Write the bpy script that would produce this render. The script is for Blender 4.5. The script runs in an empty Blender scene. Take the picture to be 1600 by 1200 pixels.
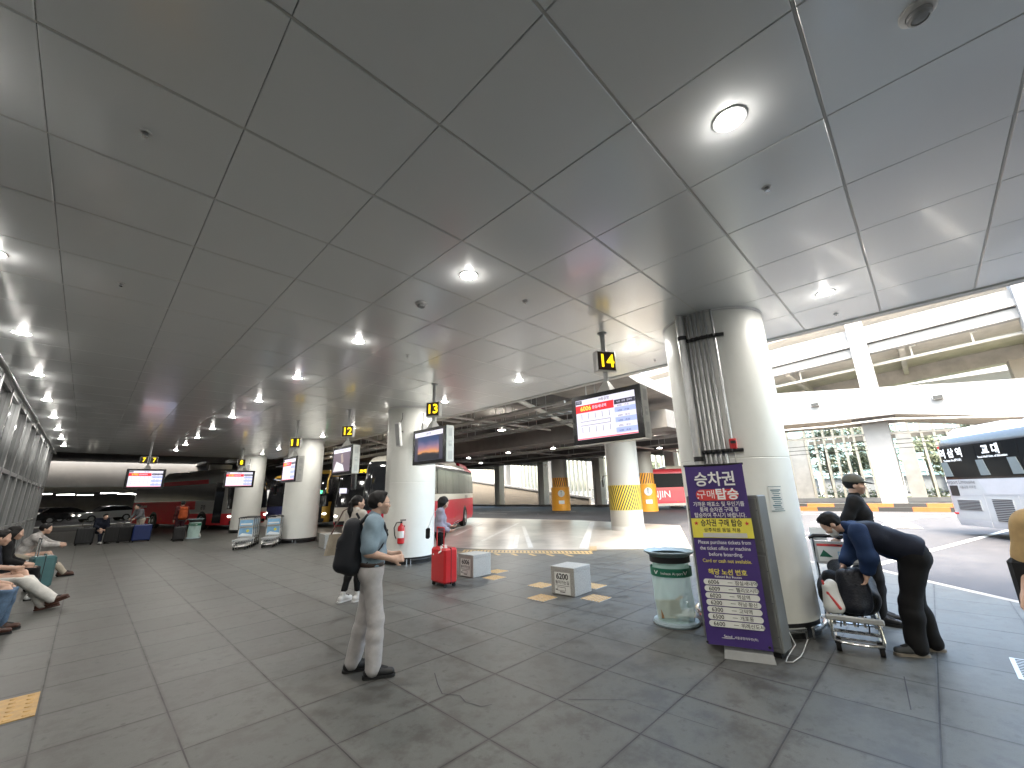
import bpy, bmesh, math, random
import numpy as np
from mathutils import Vector, Matrix
R = math.radians
sc = bpy.context.scene
col = sc.collection
rng = random.Random(7)

# ---------------------------------------------------------------- camera, sky, sun, exposure
cd = bpy.data.cameras.new('camera'); cam = bpy.data.objects.new('camera', cd); col.objects.link(cam)
cd.sensor_width = 36; cd.lens = 637.3/1600*36; cd.clip_end = 2000; cd.clip_start = .05
X0 = Vector((0.70562, -0.70807, -0.02703)); Y0 = -Vector((0.16377, 0.20008, -0.96600)); Z0 = -Vector((0.68940, 0.67720, 0.25714))
cam.matrix_world = Matrix(((X0.x, Y0.x, Z0.x, 0), (X0.y, Y0.y, Z0.y, 0), (X0.z, Y0.z, Z0.z, 1.65), (0, 0, 0, 1)))
sc.camera = cam
w = bpy.data.worlds.new('World'); sc.world = w; w.use_nodes = True
nt = w.node_tree; bg = nt.nodes['Background']; sky = nt.nodes.new('ShaderNodeTexSky')
SUN_EL, SUN_AZ = 58, 215          # azimuth of the direction TO the sun, degrees counter-clockwise from +X
sky.sky_type = 'NISHITA'; sky.sun_disc = False; sky.sun_elevation = R(SUN_EL); sky.sun_rotation = R(90-SUN_AZ)
sky.air_density = 1.2; sky.dust_density = 5.0
tint = nt.nodes.new('ShaderNodeMix'); tint.data_type = 'RGBA'; tint.blend_type = 'MULTIPLY'; tint.inputs[0].default_value = 1; tint.inputs[7].default_value = (1,1,.9,1)
nt.links.new(sky.outputs[0], tint.inputs[6]); nt.links.new(tint.outputs[2], bg.inputs[0]); bg.inputs[1].default_value = .15
sl = bpy.data.lights.new('sun', 'SUN'); sl.energy = .6; sl.angle = R(12); sl.color = (1, .95, .86)
so = bpy.data.objects.new('sun', sl); col.objects.link(so)
so.rotation_euler = Vector((math.cos(R(SUN_AZ))*math.cos(R(SUN_EL)), math.sin(R(SUN_AZ))*math.cos(R(SUN_EL)), math.sin(R(SUN_EL)))).to_track_quat('Z', 'Y').to_euler()
vs = sc.view_settings; vs.view_transform = 'Standard'; vs.look = 'None'; vs.exposure = 3.87; vs.gamma = 1
sc.cycles.use_denoising = True; sc.cycles.max_bounces = 8; sc.cycles.diffuse_bounces = 4; sc.cycles.glossy_bounces = 4
sc.cycles.transparent_max_bounces = 12; sc.cycles.sample_clamp_indirect = 6; sc.cycles.caustics_reflective = False; sc.cycles.caustics_refractive = False

# ---------------------------------------------------------------- materials
MATS = {}
def mat(name, c, rough=.5, metal=0, var=.08, vs=6, bump=0, bs=60, spec=.5, coat=0, emit=0, alpha=1, trans=0, dirt=0, ds=1.5, dc=(.05,.045,.04)):
    if name in MATS: return MATS[name]
    m = bpy.data.materials.new(name); m.use_nodes = True; MATS[name] = m
    n, l = m.node_tree.nodes, m.node_tree.links; b = n['Principled BSDF']
    b.inputs['Roughness'].default_value = rough; b.inputs['Metallic'].default_value = metal
    b.inputs['Specular IOR Level'].default_value = spec; b.inputs['Coat Weight'].default_value = coat; b.inputs['Coat Roughness'].default_value = .08
    b.inputs['Base Color'].default_value = (*c, 1); b.inputs['Alpha'].default_value = alpha
    b.inputs['Transmission Weight'].default_value = trans
    if emit:
        b.inputs['Emission Color'].default_value = (*c, 1); b.inputs['Emission Strength'].default_value = emit
    tc = n.new('ShaderNodeTexCoord')
    if var:
        t = n.new('ShaderNodeTexNoise'); t.inputs['Scale'].default_value = vs; t.inputs['Detail'].default_value = 6; t.inputs['Roughness'].default_value = .6
        l.new(tc.outputs['Object'], t.inputs['Vector'])
        r = n.new('ShaderNodeValToRGB'); r.color_ramp.elements[0].position = .3; r.color_ramp.elements[1].position = .7
        r.color_ramp.elements[0].color = (*[max(0, x*(1-var)) for x in c], 1); r.color_ramp.elements[1].color = (*[min(1, x*(1+var)) for x in c], 1)
        l.new(t.outputs['Fac'], r.inputs[0]); out = r.outputs[0]
        if dirt:
            t2 = n.new('ShaderNodeTexNoise'); t2.inputs['Scale'].default_value = ds; t2.inputs['Detail'].default_value = 8; t2.inputs['Roughness'].default_value = .7
            l.new(tc.outputs['Object'], t2.inputs['Vector'])
            r2 = n.new('ShaderNodeMapRange'); r2.inputs[1].default_value = .52; r2.inputs[2].default_value = .75; r2.inputs[4].default_value = dirt
            l.new(t2.outputs['Fac'], r2.inputs[0])
            mx = n.new('ShaderNodeMix'); mx.data_type = 'RGBA'; l.new(r2.outputs[0], mx.inputs[0]); l.new(out, mx.inputs[6]); mx.inputs[7].default_value = (*dc, 1); out = mx.outputs[2]
        l.new(out, b.inputs['Base Color'])
        if rough > .12 and not emit:
            mr = n.new('ShaderNodeMapRange'); mr.inputs[3].default_value = rough*.85; mr.inputs[4].default_value = min(1, rough*1.15); l.new(t.outputs['Fac'], mr.inputs[0]); l.new(mr.outputs[0], b.inputs['Roughness'])
    if bump:
        t3 = n.new('ShaderNodeTexNoise'); t3.inputs['Scale'].default_value = bs; t3.inputs['Detail'].default_value = 5; l.new(tc.outputs['Object'], t3.inputs['Vector'])
        bp = n.new('ShaderNodeBump'); bp.inputs['Strength'].default_value = bump; bp.inputs['Distance'].default_value = .01
        l.new(t3.outputs['Fac'], bp.inputs['Height']); l.new(bp.outputs[0], b.inputs['Normal'])
    return m
def emis(name, c, s): return mat(name, c, .4, var=0, emit=s)

def paver_mat():
    m = bpy.data.materials.new('paver_granite'); m.use_nodes = True; n, l = m.node_tree.nodes, m.node_tree.links; b = n['Principled BSDF']
    tc = n.new('ShaderNodeTexCoord'); mp = n.new('ShaderNodeMapping'); mp.inputs['Location'].default_value = (0, -.29, 0); l.new(tc.outputs['Object'], mp.inputs[0])
    def noise(scale, det=6, ro=.6, vec=None):
        t = n.new('ShaderNodeTexNoise'); t.inputs['Scale'].default_value = scale; t.inputs['Detail'].default_value = det; t.inputs['Roughness'].default_value = ro
        l.new(vec or tc.outputs['Object'], t.inputs['Vector']); return t
    def rng_(src, a, b_, c, d):
        r = n.new('ShaderNodeMapRange'); r.inputs[1].default_value = a; r.inputs[2].default_value = b_; r.inputs[3].default_value = c; r.inputs[4].default_value = d; l.new(src, r.inputs[0]); return r.outputs[0]
    def mth(op, a, b_):
        q = n.new('ShaderNodeMath'); q.operation = op
        for i, x in enumerate((a, b_)):
            if isinstance(x, (int, float)): q.inputs[i].default_value = x
            else: l.new(x, q.inputs[i])
        return q.outputs[0]
    def mix(f, a, c, mode='MIX'):
        q = n.new('ShaderNodeMix'); q.data_type = 'RGBA'; q.blend_type = mode
        if isinstance(f, (int, float)): q.inputs[0].default_value = f
        else: l.new(f, q.inputs[0])
        for i, x in ((6, a), (7, c)):
            if isinstance(x, tuple): q.inputs[i].default_value = (*x, 1)
            else: l.new(x, q.inputs[i])
        return q.outputs[2]
    def brick(ms, sm):
        k = n.new('ShaderNodeTexBrick'); k.offset = 0; k.squash = 1; l.new(mp.outputs[0], k.inputs['Vector'])
        k.inputs['Scale'].default_value = 1; k.inputs['Brick Width'].default_value = .7475; k.inputs['Row Height'].default_value = .745
        k.inputs['Mortar Size'].default_value = ms; k.inputs['Mortar Smooth'].default_value = sm; k.inputs['Bias'].default_value = 0
        k.inputs['Color1'].default_value = (.085,.089,.082, 1); k.inputs['Color2'].default_value = (.118,.123,.113, 1); k.inputs['Mortar'].default_value = (.2, .2, .2, 1); return k
    k1 = brick(.006, .3); k2 = brick(.032, 1)
    sp = noise(140, 3, .6); base = mix(rng_(sp.outputs['Fac'], .35, .65, 0, .6), k1.outputs['Color'], (.07, .072, .067))
    big = noise(.55, 5, .55); base = mix(rng_(big.outputs['Fac'], .38, .66, 0, .6), base, (.085, .082, .074))
    sm = noise(3.3, 9, .72); base = mix(rng_(sm.outputs['Fac'], .47, .62, 0, .85), base, (.042, .039, .034))
    sc2 = noise(9, 6, .7); base = mix(rng_(sc2.outputs['Fac'], .57, .64, 0, .6), base, (.05, .046, .042))
    v = n.new('ShaderNodeTexVoronoi'); v.inputs['Scale'].default_value = 2.3; l.new(tc.outputs['Object'], v.inputs['Vector'])
    base = mix(rng_(v.outputs['Distance'], .03, .05, .8, 0), base, (.045, .043, .04))
    gr = mth('MULTIPLY', k2.outputs['Fac'], rng_(noise(1.7, 5, .6).outputs['Fac'], .36, .6, .15, 1.0)); base = mix(gr, base, (.04, .036, .032))
    jt = mth('MULTIPLY', k1.outputs['Fac'], rng_(noise(1.1, 4, .6).outputs['Fac'], .35, .55, .7, 1)); base = mix(jt, base, (.012, .011, .010))
    l.new(base, b.inputs['Base Color'])
    l.new(rng_(sm.outputs['Fac'], .3, .7, .62, .42), b.inputs['Roughness'])
    bp = n.new('ShaderNodeBump'); bp.inputs['Strength'].default_value = .5; bp.inputs['Distance'].default_value = .004
    l.new(mth('SUBTRACT', mth('MULTIPLY', sp.outputs['Fac'], .25), k1.outputs['Fac']), bp.inputs['Height']); l.new(bp.outputs[0], b.inputs['Normal'])
    return m

M = dict(
 panel=mat('ceiling_panel_paint', (.925,.95,.95), .26, .15, 0, .7, 0, 500, .5, coat=.3),
 black=mat('black_void', (.01,.01,.01), .8, var=0), strip=mat('joint_strip', (.6,.6,.57), .4, .1, .03),
 asphalt=mat('asphalt', (.042,.041,.046), .75, 0, .25, 3, .3, 200, dirt=.35, ds=.4, dc=(.11,.105,.1)),
 concrete=mat('apron_concrete', (.33,.3,.265), .3, 0, .25, 1.3, .05, 80, dirt=.85, ds=.5, dc=(.06,.055,.05)),
 slab=mat('slab_concrete', (.22,.21,.195), .8, 0, .25, 1.2, .1, 30, dirt=.4), wconc=mat('white_concrete', (.185,.185,.19), .7, 0, .06, .8, .05, 30, dirt=.22, ds=.5, dc=(.45,.43,.41)),
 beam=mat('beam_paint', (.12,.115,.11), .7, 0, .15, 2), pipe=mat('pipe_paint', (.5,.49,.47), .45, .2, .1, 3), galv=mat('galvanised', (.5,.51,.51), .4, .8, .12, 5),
 darkwin=mat('dark_window', (.004,.004,.005), .4, 0, 0, spec=.12), lotcol=mat('lot_column_paint', (.33,.33,.31), .45, 0, .05, 1.2, .03, 40, dirt=.25, ds=2, dc=(.3,.3,.27)), busd=mat('bus_dull_red', (.72,.03,.04), .6, 0, .06), whited=mat('bus_dull_white', (.4,.39,.37), .5, 0, .05),
 pillar=mat('pillar_paint', (.8,.81,.77), .38, 0, .04, 1.2, .03, 40, dirt=.12, ds=2.2, dc=(.42,.42,.38)),
 chrome=mat('chrome', (.62,.62,.61), .2, 1, .05), dark=mat('dark_plastic', (.01,.01,.011), .45, var=.1), rubber=mat('rubber', (.008,.008,.008), .8, var=.2),
 white=mat('white_paint', (.78,.78,.77), .45, 0, .03, 4), grey=mat('grey_paint', (.42,.43,.43), .5, .1, .06, 3), silver=mat('silver_box', (.55,.55,.53), .4, .35, .04),
 bezel=mat('bezel', (.012,.012,.014), .22, var=.05), lamp=emis('lamp_light', (1,.955,.89), 14), lamp2=emis('lamp_light_far', (1,.95,.88), 9),
 led=emis('led_yellow', (1,.66,.01), .16), ledbg=mat('led_box_face', (.035,.018,.009), .4, var=.1),
 scr=emis('screen_white', (.78,.76,.95), .062), red_s=emis('screen_red', (.9,.02,.03), .075), blue_s=emis('screen_blue', (.42,.5,.92), .055), dk_s=emis('screen_dark', (.03,.03,.05), .08), yel_s=emis('screen_yellow', (1,.75,.1), .09),
 ink=mat('ink', (.03,.03,.035), .6, var=0), wink=mat('white_ink', (.82,.82,.82), .55, var=0), yink=mat('yellow_ink', (.78,.68,.12), .55, var=0), rink=mat('red_ink', (.62,.05,.05), .5, var=.03),
 purple=mat('banner_purple', (.055,.028,.17), .5, 0, .06, 5), ybanner=mat('banner_yellow', (.78,.7,.09), .5, 0, .04), paper=mat('paper', (.74,.75,.73), .6, 0, .03), greyp=mat('grey_sticker', (.55,.55,.53), .5, var=.05),
 granite=mat('granite_block', (.36,.355,.335), .55, 0, .3, 60, .05, 90, dirt=.3, ds=4, dc=(.2,.19,.18)),
 ytile=mat('tactile_yellow', (.44,.27,.09), .55, 0, .2, 14, .1, 60, dirt=.5, ds=6, dc=(.3,.24,.16)), wmark=mat('road_paint', (.6,.59,.56), .55, 0, .12, 8, dirt=.7, ds=3, dc=(.3,.28,.26)), ymark=mat('road_paint_yellow', (.46,.31,.13), .55, 0, .15, 8, dirt=.75, ds=3, dc=(.33,.29,.24)),
 stripe_y=mat('hazard_yellow', (.55,.42,.03), .5, 0, .05), orange=mat('orange_wrap', (.82,.36,.03), .5, 0, .06), korange=mat('kerb_orange', (.24,.06,.008), .6, 0, .12), kblack=mat('kerb_black', (.008,.008,.008), .6, var=.1),
 red=mat('red_paint', (.56,.02,.025), .3, 0, .05, coat=.4), glass2=mat('bus_side_glass', (.007,.008,.009), .15, 0, 0, spec=.16), deck=mat('deck_soffit', (.42,.4,.375), .8, 0, .15, 1.2), shopd=mat('grey_front', (.12,.13,.14), .5), cabg=mat('cabinet_steel', (.2,.205,.2), .42, .5, .1, 5),  # shopd: even dark grey for the ground floor front
 glass=mat('bus_glass', (.012,.013,.016), .06, 0, 0, spec=.7), tyre=mat('tyre', (.018,.018,.018), .75, var=.15), rim=mat('rim', (.45,.45,.45), .35, .8, .05),
 busw=mat('bus_white', (.33,.345,.36), .3, 0, .03, coat=.4), busr=mat('bus_red', (.45,.008,.028), .42, 0, .04, spec=.3, coat=.1), busg=mat('bus_grey', (.36,.37,.4), .35, 0, .04, coat=.3), busk=mat('bus_black', (.015,.015,.018), .25, 0, .04, coat=.3), buso=mat('bus_yellow', (.6,.36,.05), .35, 0, .05, coat=.3), busb=mat('bus_blue', (.02,.03,.1), .3, 0, .05, coat=.3), cream=mat('bus_cream', (.6,.57,.5), .3, 0, .03, coat=.4), jinred=mat('bus_coral', (.68,.06,.08), .35, 0, .04, coat=.3),
 hl=emis('headlight_glow', (1,.93,.8), .5), tail=mat('tail_red', (.45,.01,.01), .2, var=0, coat=.5), amber=mat('amber', (.7,.25,.02), .25, var=0, coat=.5), curtain=mat('curtain', (.1,.12,.125), .8, 0, .1, 8),
 cardb=mat('cardboard', (.3,.18,.09), .75, 0, .1, 8), teal=mat('teal_shell', (.06,.15,.16), .3, .2, .08, coat=.3), navy=mat('navy_cloth', (.006,.008,.018), .75, 0, .2, 30, .2, 200), blackc=mat('black_cloth', (.006,.006,.007), .85, 0, .25, 30, .25, 200), bluecase=mat('blue_case', (.008,.022,.11), .4, var=.08), dkcase=mat('charcoal_case', (.015,.016,.018), .45, var=.12),
 leaf=mat('leaf', (.12,.14,.1), .6, 0, .35, 3), leaf2=mat('leaf_light', (.2,.235,.15), .6, 0, .3, 3), bark=mat('bark', (.11,.085,.065), .85, 0, .25, 8), grass=mat('grass', (.1,.12,.03), .85, 0, .3, 2), flower=mat('yellow_bed', (.3,.22,.03), .8, 0, .25, 6),
 slat=mat('fin_cream', (.5,.46,.39), .6, 0, .06, 2), tan=mat('tan_concrete', (.22,.195,.165), .7, 0, .08, 1.5, dirt=.2), glassb=mat('building_glass', (.24,.36,.39), .12, .3, .1, .5), glassd=mat('curtain_wall_glass', (.05,.055,.058), .08, .1, .05, 1, spec=.7), mull=mat('mullion', (.3,.31,.31), .4, .5, .05),
 tube=emis('fluorescent', (1,.97,.9), 3.5), strip_l=emis('shop_strip', (1,.94,.85), 6), carw=mat('car_white', (.6,.6,.6), .25, .1, .03, coat=.5), cark=mat('car_black', (.02,.02,.022), .2, .2, .03, coat=.6), carg=mat('car_silver', (.3,.3,.31), .28, .5, .03, coat=.5), carb=mat('car_brown', (.1,.07,.05), .3, .3, .05, coat=.5),
 adblue=mat('ad_blue', (.2,.4,.6), .4, 0, .2, 4), adwhite=mat('ad_white', (.75,.8,.82), .4, 0, .06), gband=mat('green_band', (.01,.14,.08), .5, 0, .04), rimblue=mat('bin_rim', (.33,.42,.46), .45, .2, .05),
)
M['paver'] = paver_mat()

# ---------------------------------------------------------------- helpers
def tag(o, label=None, cat=None, group=None, kind=None):
    for k, v in (('label', label), ('category', cat), ('group', group), ('kind', kind)):
        if v: o[k] = v
    return o
def E(name, label, cat, loc=(0,0,0), rz=0, group=None):
    o = bpy.data.objects.new(name, None); o.empty_display_size = .1; col.objects.link(o); o.location = loc; o.rotation_euler = (0, 0, R(rz)); return tag(o, label, cat, group)
def link(name, me, parent=None):
    o = bpy.data.objects.new(name, me); col.objects.link(o)
    if parent: o.parent = parent
    return o
def copy_tree(o, parent=None):
    c = o.copy(); col.objects.link(c)
    if parent: c.parent = parent
    for ch in list(o.children): copy_tree(ch, c)
    return c
def dup(o, loc, rz, label=None):
    c = copy_tree(o); c.location = loc; c.rotation_euler = (0, 0, R(rz))
    if label: c['label'] = label
    return c
def TR(x=0, y=0, z=0, rx=0, ry=0, rz=0, s=1):
    return Matrix.Translation((x, y, z)) @ Matrix.Rotation(R(rz), 4, 'Z') @ Matrix.Rotation(R(ry), 4, 'Y') @ Matrix.Rotation(R(rx), 4, 'X') @ Matrix.Scale(s, 4)
_glyph = {}
def glyphs(s, bold):
    k = (s, bold)
    if k not in _glyph:
        c = bpy.data.curves.new('lettering', 'FONT'); c.body = s; c.align_x = 'CENTER'; c.align_y = 'CENTER'; c.offset = bold; c.resolution_u = 3
        o = bpy.data.objects.new('lettering', c); col.objects.link(o)
        me = bpy.data.meshes.new_from_object(o.evaluated_get(bpy.context.evaluated_depsgraph_get()))
        _glyph[k] = ([tuple(v.co) for v in me.vertices], [tuple(p.vertices) for p in me.polygons])
        bpy.data.objects.remove(o); bpy.data.curves.remove(c); bpy.data.meshes.remove(me)
    return _glyph[k]
class MB:
    def __init__(s, T=None): s.v = []; s.f = []; s.m = []; s.T = T or Matrix()
    def add(s, vs, fs, m=0, T=None):
        T = s.T @ (T or Matrix()); o = len(s.v)
        s.v += [tuple(T @ Vector(p)) for p in vs]; s.f += [tuple(i+o for i in f) for f in fs]
        s.m += [m]*len(fs) if isinstance(m, int) else list(m); return s
    def box(s, x, y, z, sx, sy, sz, m=0, b=0, T=None):
        hx, hy, hz = sx/2, sy/2, sz/2
        if b:
            b = min(b, hx*.9, hy*.9, hz*.9)
            pts = [(x+i*(hx-b*(q != 0)), y+j*(hy-b*(q != 1)), z+k*(hz-b*(q != 2))) for i in (-1,1) for j in (-1,1) for k in (-1,1) for q in (0,1,2)]
            return s.hull(pts, m, T)
        vs = [(x+i*hx, y+j*hy, z+k*hz) for k in (-1,1) for j in (-1,1) for i in (-1,1)]
        return s.add(vs, [(0,2,3,1),(4,5,7,6),(0,1,5,4),(2,6,7,3),(0,4,6,2),(1,3,7,5)], m, T)
    def hull(s, pts, m=0, T=None):
        bm = bmesh.new(); [bm.verts.new(p) for p in pts]
        r = bmesh.ops.convex_hull(bm, input=bm.verts); bmesh.ops.delete(bm, geom=[g for g in r['geom_interior'] if isinstance(g, bmesh.types.BMVert)], context='VERTS')
        bmesh.ops.dissolve_limit(bm, angle_limit=.01, verts=bm.verts, edges=bm.edges)
        bm.verts.index_update(); s.add([tuple(v.co) for v in bm.verts], [tuple(v.index for v in f.verts) for f in bm.faces], m, T); bm.free(); return s
    def cyl(s, p0, p1, r0, r1=None, n=12, m=0, T=None, caps=True):
        return s.tube([p0, p1], [r0, r0 if r1 is None else r1], n, m, T, caps)
    def tube(s, pts, r, n=8, m=0, T=None, caps=True):
        pts = [Vector(p) for p in pts]; rs = r if isinstance(r, (list, tuple)) else [r]*len(pts); vs = []; fs = []; up = None
        for i, p in enumerate(pts):
            d = (pts[min(i+1, len(pts)-1)]-pts[max(i-1, 0)]).normalized()
            if up is None: up = d.orthogonal().normalized()
            up = (up - d*up.dot(d)); up = up.normalized() if up.length > 1e-6 else d.orthogonal().normalized()
            q = d.cross(up)
            vs += [tuple(p+(up*math.cos(2*math.pi*k/n)+q*math.sin(2*math.pi*k/n))*rs[i]) for k in range(n)]
        for i in range(len(pts)-1): fs += [(i*n+k, i*n+(k+1) % n, (i+1)*n+(k+1) % n, (i+1)*n+k) for k in range(n)]
        if caps: fs += [tuple(range(n))[::-1], tuple(range((len(pts)-1)*n, len(pts)*n))]
        return s.add(vs, fs, m, T)
    def lathe(s, prof, n=32, m=0, T=None, a0=0, a1=360):
        full = a1-a0 >= 360; k = n if full else n+1; vs = []; fs = []
        for r, z in prof: vs += [(r*math.cos(R(a0+(a1-a0)*i/n)), r*math.sin(R(a0+(a1-a0)*i/n)), z) for i in range(k)]
        for j in range(len(prof)-1): fs += [(j*k+i, j*k+(i+1) % k, (j+1)*k+(i+1) % k, (j+1)*k+i) for i in range(n)]
        return s.add(vs, fs, m, T)
    def prism(s, poly, z0, z1, m=0, T=None):
        n = len(poly); vs = [(*p[:2], z0) for p in poly]+[(*p[:2], z1) for p in poly]
        return s.add(vs, [tuple(range(n))[::-1], tuple(range(n, 2*n))]+[(i, (i+1) % n, n+(i+1) % n, n+i) for i in range(n)], m, T)
    def quad(s, a, b, c, d, m=0, T=None): return s.add([a, b, c, d], [(0,1,2,3)], m, T)
    def sphere(s, c, r, m=0, n=10, T=None):
        rr = r if isinstance(r, (list, tuple)) else (r,)*3
        vs = [(c[0], c[1], c[2]-rr[2])]+[(c[0]+rr[0]*math.sin(math.pi*j/n)*math.cos(math.pi*i/n), c[1]+rr[1]*math.sin(math.pi*j/n)*math.sin(math.pi*i/n), c[2]-rr[2]*math.cos(math.pi*j/n)) for j in range(1, n) for i in range(2*n)]+[(c[0], c[1], c[2]+rr[2])]
        k = 2*n; fs = [(0, 1+(i+1) % k, 1+i) for i in range(k)]
        for j in range(n-2): fs += [(1+j*k+i, 1+j*k+(i+1) % k, 1+(j+1)*k+(i+1) % k, 1+(j+1)*k+i) for i in range(k)]
        fs += [(len(vs)-1, 1+(n-2)*k+i, 1+(n-2)*k+(i+1) % k) for i in range(k)]
        return s.add(vs, fs, m, T)
    def text(s, body, size, m=0, T=None, bold=.0, width=None, align=0):
        v, f = glyphs(body, bold); 
        if not v: return s
        xs = [p[0] for p in v]; wd = max(xs)-min(xs); k = size; kx = size
        if width: kx = min(size, width/wd) if width > 0 else -width/wd
        off = 0 if align == 0 else (-min(xs)*kx if align < 0 else -max(xs)*kx)
        return s.add([(p[0]*kx+off, p[1]*k, 0) for p in v], f, m, T)
    def build(s, name, mats, parent=None, smooth=35):
        me = bpy.data.meshes.new(name); me.from_pydata(s.v, [], s.f)
        for q in (mats if isinstance(mats, (list, tuple)) else [mats]): me.materials.append(M[q] if isinstance(q, str) else q)
        me.polygons.foreach_set('material_index', s.m)
        if smooth: me.shade_smooth(); me.set_sharp_from_angle(angle=R(smooth))
        me.update(); return link(name, me, parent)
def struct(name, mb, mats, smooth=35, label=None): return tag(mb.build(name, mats, None, smooth), label, None, None, 'structure')
def clamp_poly(cx, cy, sx, sy, r, n=5):
    out = []
    for qx, qy, a in ((1,1,0), (-1,1,90), (-1,-1,180), (1,-1,270)):
        for i in range(n+1):
            t = R(a+90*i/n); out.append((cx+qx*(sx/2-r)+r*math.cos(t), cy+qy*(sy/2-r)+r*math.sin(t)))
    return out
def FACE(o, right, up=(0,0,1)):
    r = Vector(right).normalized(); u = Vector(up).normalized(); u = (u-r*u.dot(r)).normalized(); nn = r.cross(u)
    return Matrix(((r.x,u.x,nn.x,o[0]),(r.y,u.y,nn.y,o[1]),(r.z,u.z,nn.z,o[2]),(0,0,0,1)))
# ---------------------------------------------------------------- ground, platform, road
GZ = -.03
struct('ground', MB().quad((-400,-400,GZ),(900,-400,GZ),(900,900,GZ),(-400,900,GZ)), 'asphalt')
edge = [(8.2,40),(8.3,19),(8.0,13.2),(8.9,9.96),(10.44,7.34),(11.5,6.05),(10.9,5.15),(11.5,2.0),(11.2,1.15),(10.43,.52),(9.43,-.36),(8.4,-1.35),(8.0,-12)]
struct('platform', MB().prism([(-1.8,-12)]+edge[::-1]+[(-1.8,40)], -.2, 0), 'paver')
kb = MB()
for (a, b_) in zip(edge[:-1], edge[1:]):
    d = Vector((b_[0]-a[0], b_[1]-a[1])).normalized(); n_ = Vector((-d.y, d.x))*.0
    p = Vector((d.y, -d.x))*.16
    sg = -1 if (Vector((8.4,5))-Vector(a)).dot(p) > 0 else 1
    q = [a, b_, (b_[0]+p.x*sg, b_[1]+p.y*sg), (a[0]+p.x*sg, a[1]+p.y*sg)]
    kb.prism(q if sg > 0 else q[::-1], -.2, -.008)
struct('kerb', kb, 'concrete')
struct('bus_apron', MB().prism([(7.6,40),(8.1,4.2),(12,5),(19.6,8.6),(20.6,15),(19.8,24),(18.4,40)], GZ-.1, GZ+.004), 'concrete')
mk = MB()
def line(a, b_, wd, m=0, z=GZ+.009, dash=None, o=mk):
    a = Vector(a); b_ = Vector(b_); d = (b_-a).normalized(); n_ = Vector((-d.y, d.x))*wd/2; L = (b_-a).length
    segs = [(0, L)] if not dash else [(t, min(t+dash[0], L)) for t in np.arange(0, L, dash[0]+dash[1])]
    for s0, s1 in segs:
        p, q = a+d*s0, a+d*s1; o.quad((*(p-n_),z),(*(q-n_),z),(*(q+n_),z),(*(p+n_),z), m)
line((10.75,7.75),(19.7,13.5),.24); line((10.0,9.2),(15.9,15.1),.16); line((9.7,9.6),(12.6,12.3),.16); line((10.3,11.9),(17.7,17.1),.15); line((11.2,14.6),(16.4,18.9),.14)
line((10.95,5.25),(16.2,8.5),.22); line((12.4,16.6),(17.3,20.2),.14); line((21.3,12.4),(23.2,13.4),.16); line((27,22),(30,21),.14,dash=(2,2))
line((11.7,1.2),(26,-2.6),.15); line((16.5,3.2),(27,.8),.16); line((23.5,4.2),(33,-3),.14); line((29.5,9),(29.5,-14),.15); line((31.6,9),(31.4,-14),.12); line((13,-1.2),(24,-4.6),.15); line((18,4.4),(18.3,3.0),.2); line((20,4.6),(19.2,6.2),.2)
line((24,30),(29,27),.14); line((22.5,40),(25,22),.12,dash=(3,3))
struct('lane_marking', mk, 'wmark')
dr = MB(); line((21.5,.9),(31,2.3),.85,0,GZ+.008,None,dr)
for i in range(30): line((21.6+i*.31,.56+i*.047),(21.5+i*.31,1.24+i*.047),.09,1,GZ+.013,None,dr)
struct('drain_channel', dr, ['concrete','black'])
hz = MB()
ya, yb = Vector((8.35,10.45)), Vector((10.2,7.05)); dy = (yb-ya).normalized(); ny = Vector((dy.y,-dy.x))
for i in range(35):
    p = ya+dy*(i*.11); q = p+dy*.07; hz.quad((*p,.005),(*(p-ny*-.42+dy*.12),.005),(*(q-ny*-.42+dy*.12),.005),(*q,.005))
for off, wd in ((0,.09),(.47,.09)):
    p = ya+ny*off; q = yb+ny*off; line(p, q, wd, 0, .006, None, hz)
for i in range(7): line(ya+ny*.62+dy*(.2+i*.5), ya+ny*.95+dy*(.45+i*.5), .1, 0, .0055, None, hz)
for i in range(9):
    p = Vector((10.25,7.2))+Vector((.09,.06))*i; line(p, p+Vector((.2,-.12)), .06, 0, .006, None, hz)
struct('hazard_marking', hz, 'ymark')
def tactile(name, x, y, sx, sy, rz, m='ytile', z=0):
    mb = MB(TR(x, y, z, rz=rz)); mb.box(0,0,.003,sx,sy,.006,1 if sx < .5 else 0)
    for i in range(6):
        for j in range(6): mb.lathe([(.027,.006),(.02,.012),(0,.0125)],8,0,TR(-sx/2+sx*(i+.5)/6,-sy/2+sy*(j+.5)/6))
    return struct(name, mb, [m,'granite'])
for i, (x, y) in enumerate([(5.42,4.78),(6.1,5.4),(6.62,4.62),(5.93,4.1),(6.55,7.05),(6.05,6.6)]): tactile('tactile_paving', x, y, .36, .36, 0)
tactile('tactile_paving', -.32, 5.85, .62, .62, 0)
gt = MB(TR(6.15,-.38,0)); gt.box(0,0,.002,.62,.36,.004)
for i in range(12):
    for j in range(3): gt.box(-.27+i*.049,-.11+j*.11,.0048,.022,.075,.002,1)
struct('drain_grate', gt, ['galv','black'])
cr = MB()
pth = [(2.62,3.72),(2.5,3.5),(2.42,3.32),(2.5,3.18),(2.46,3.05),(2.5,2.9),(2.58,2.86)]
for a, b_ in zip(pth[:-1], pth[1:]): line(a, b_, .008, 0, .003, None, cr)
line((3.05,2.45),(3.35,2.1),.006,0,.003,None,cr); line((3.35,2.1),(3.4,1.4),.005,0,.003,None,cr); line((5.3,.5),(4.6,.44),.008,0,.003,None,cr)
struct('paving_crack', cr, 'ink', label='dark wandering crack in the grey paving beside the shoes')

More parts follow.
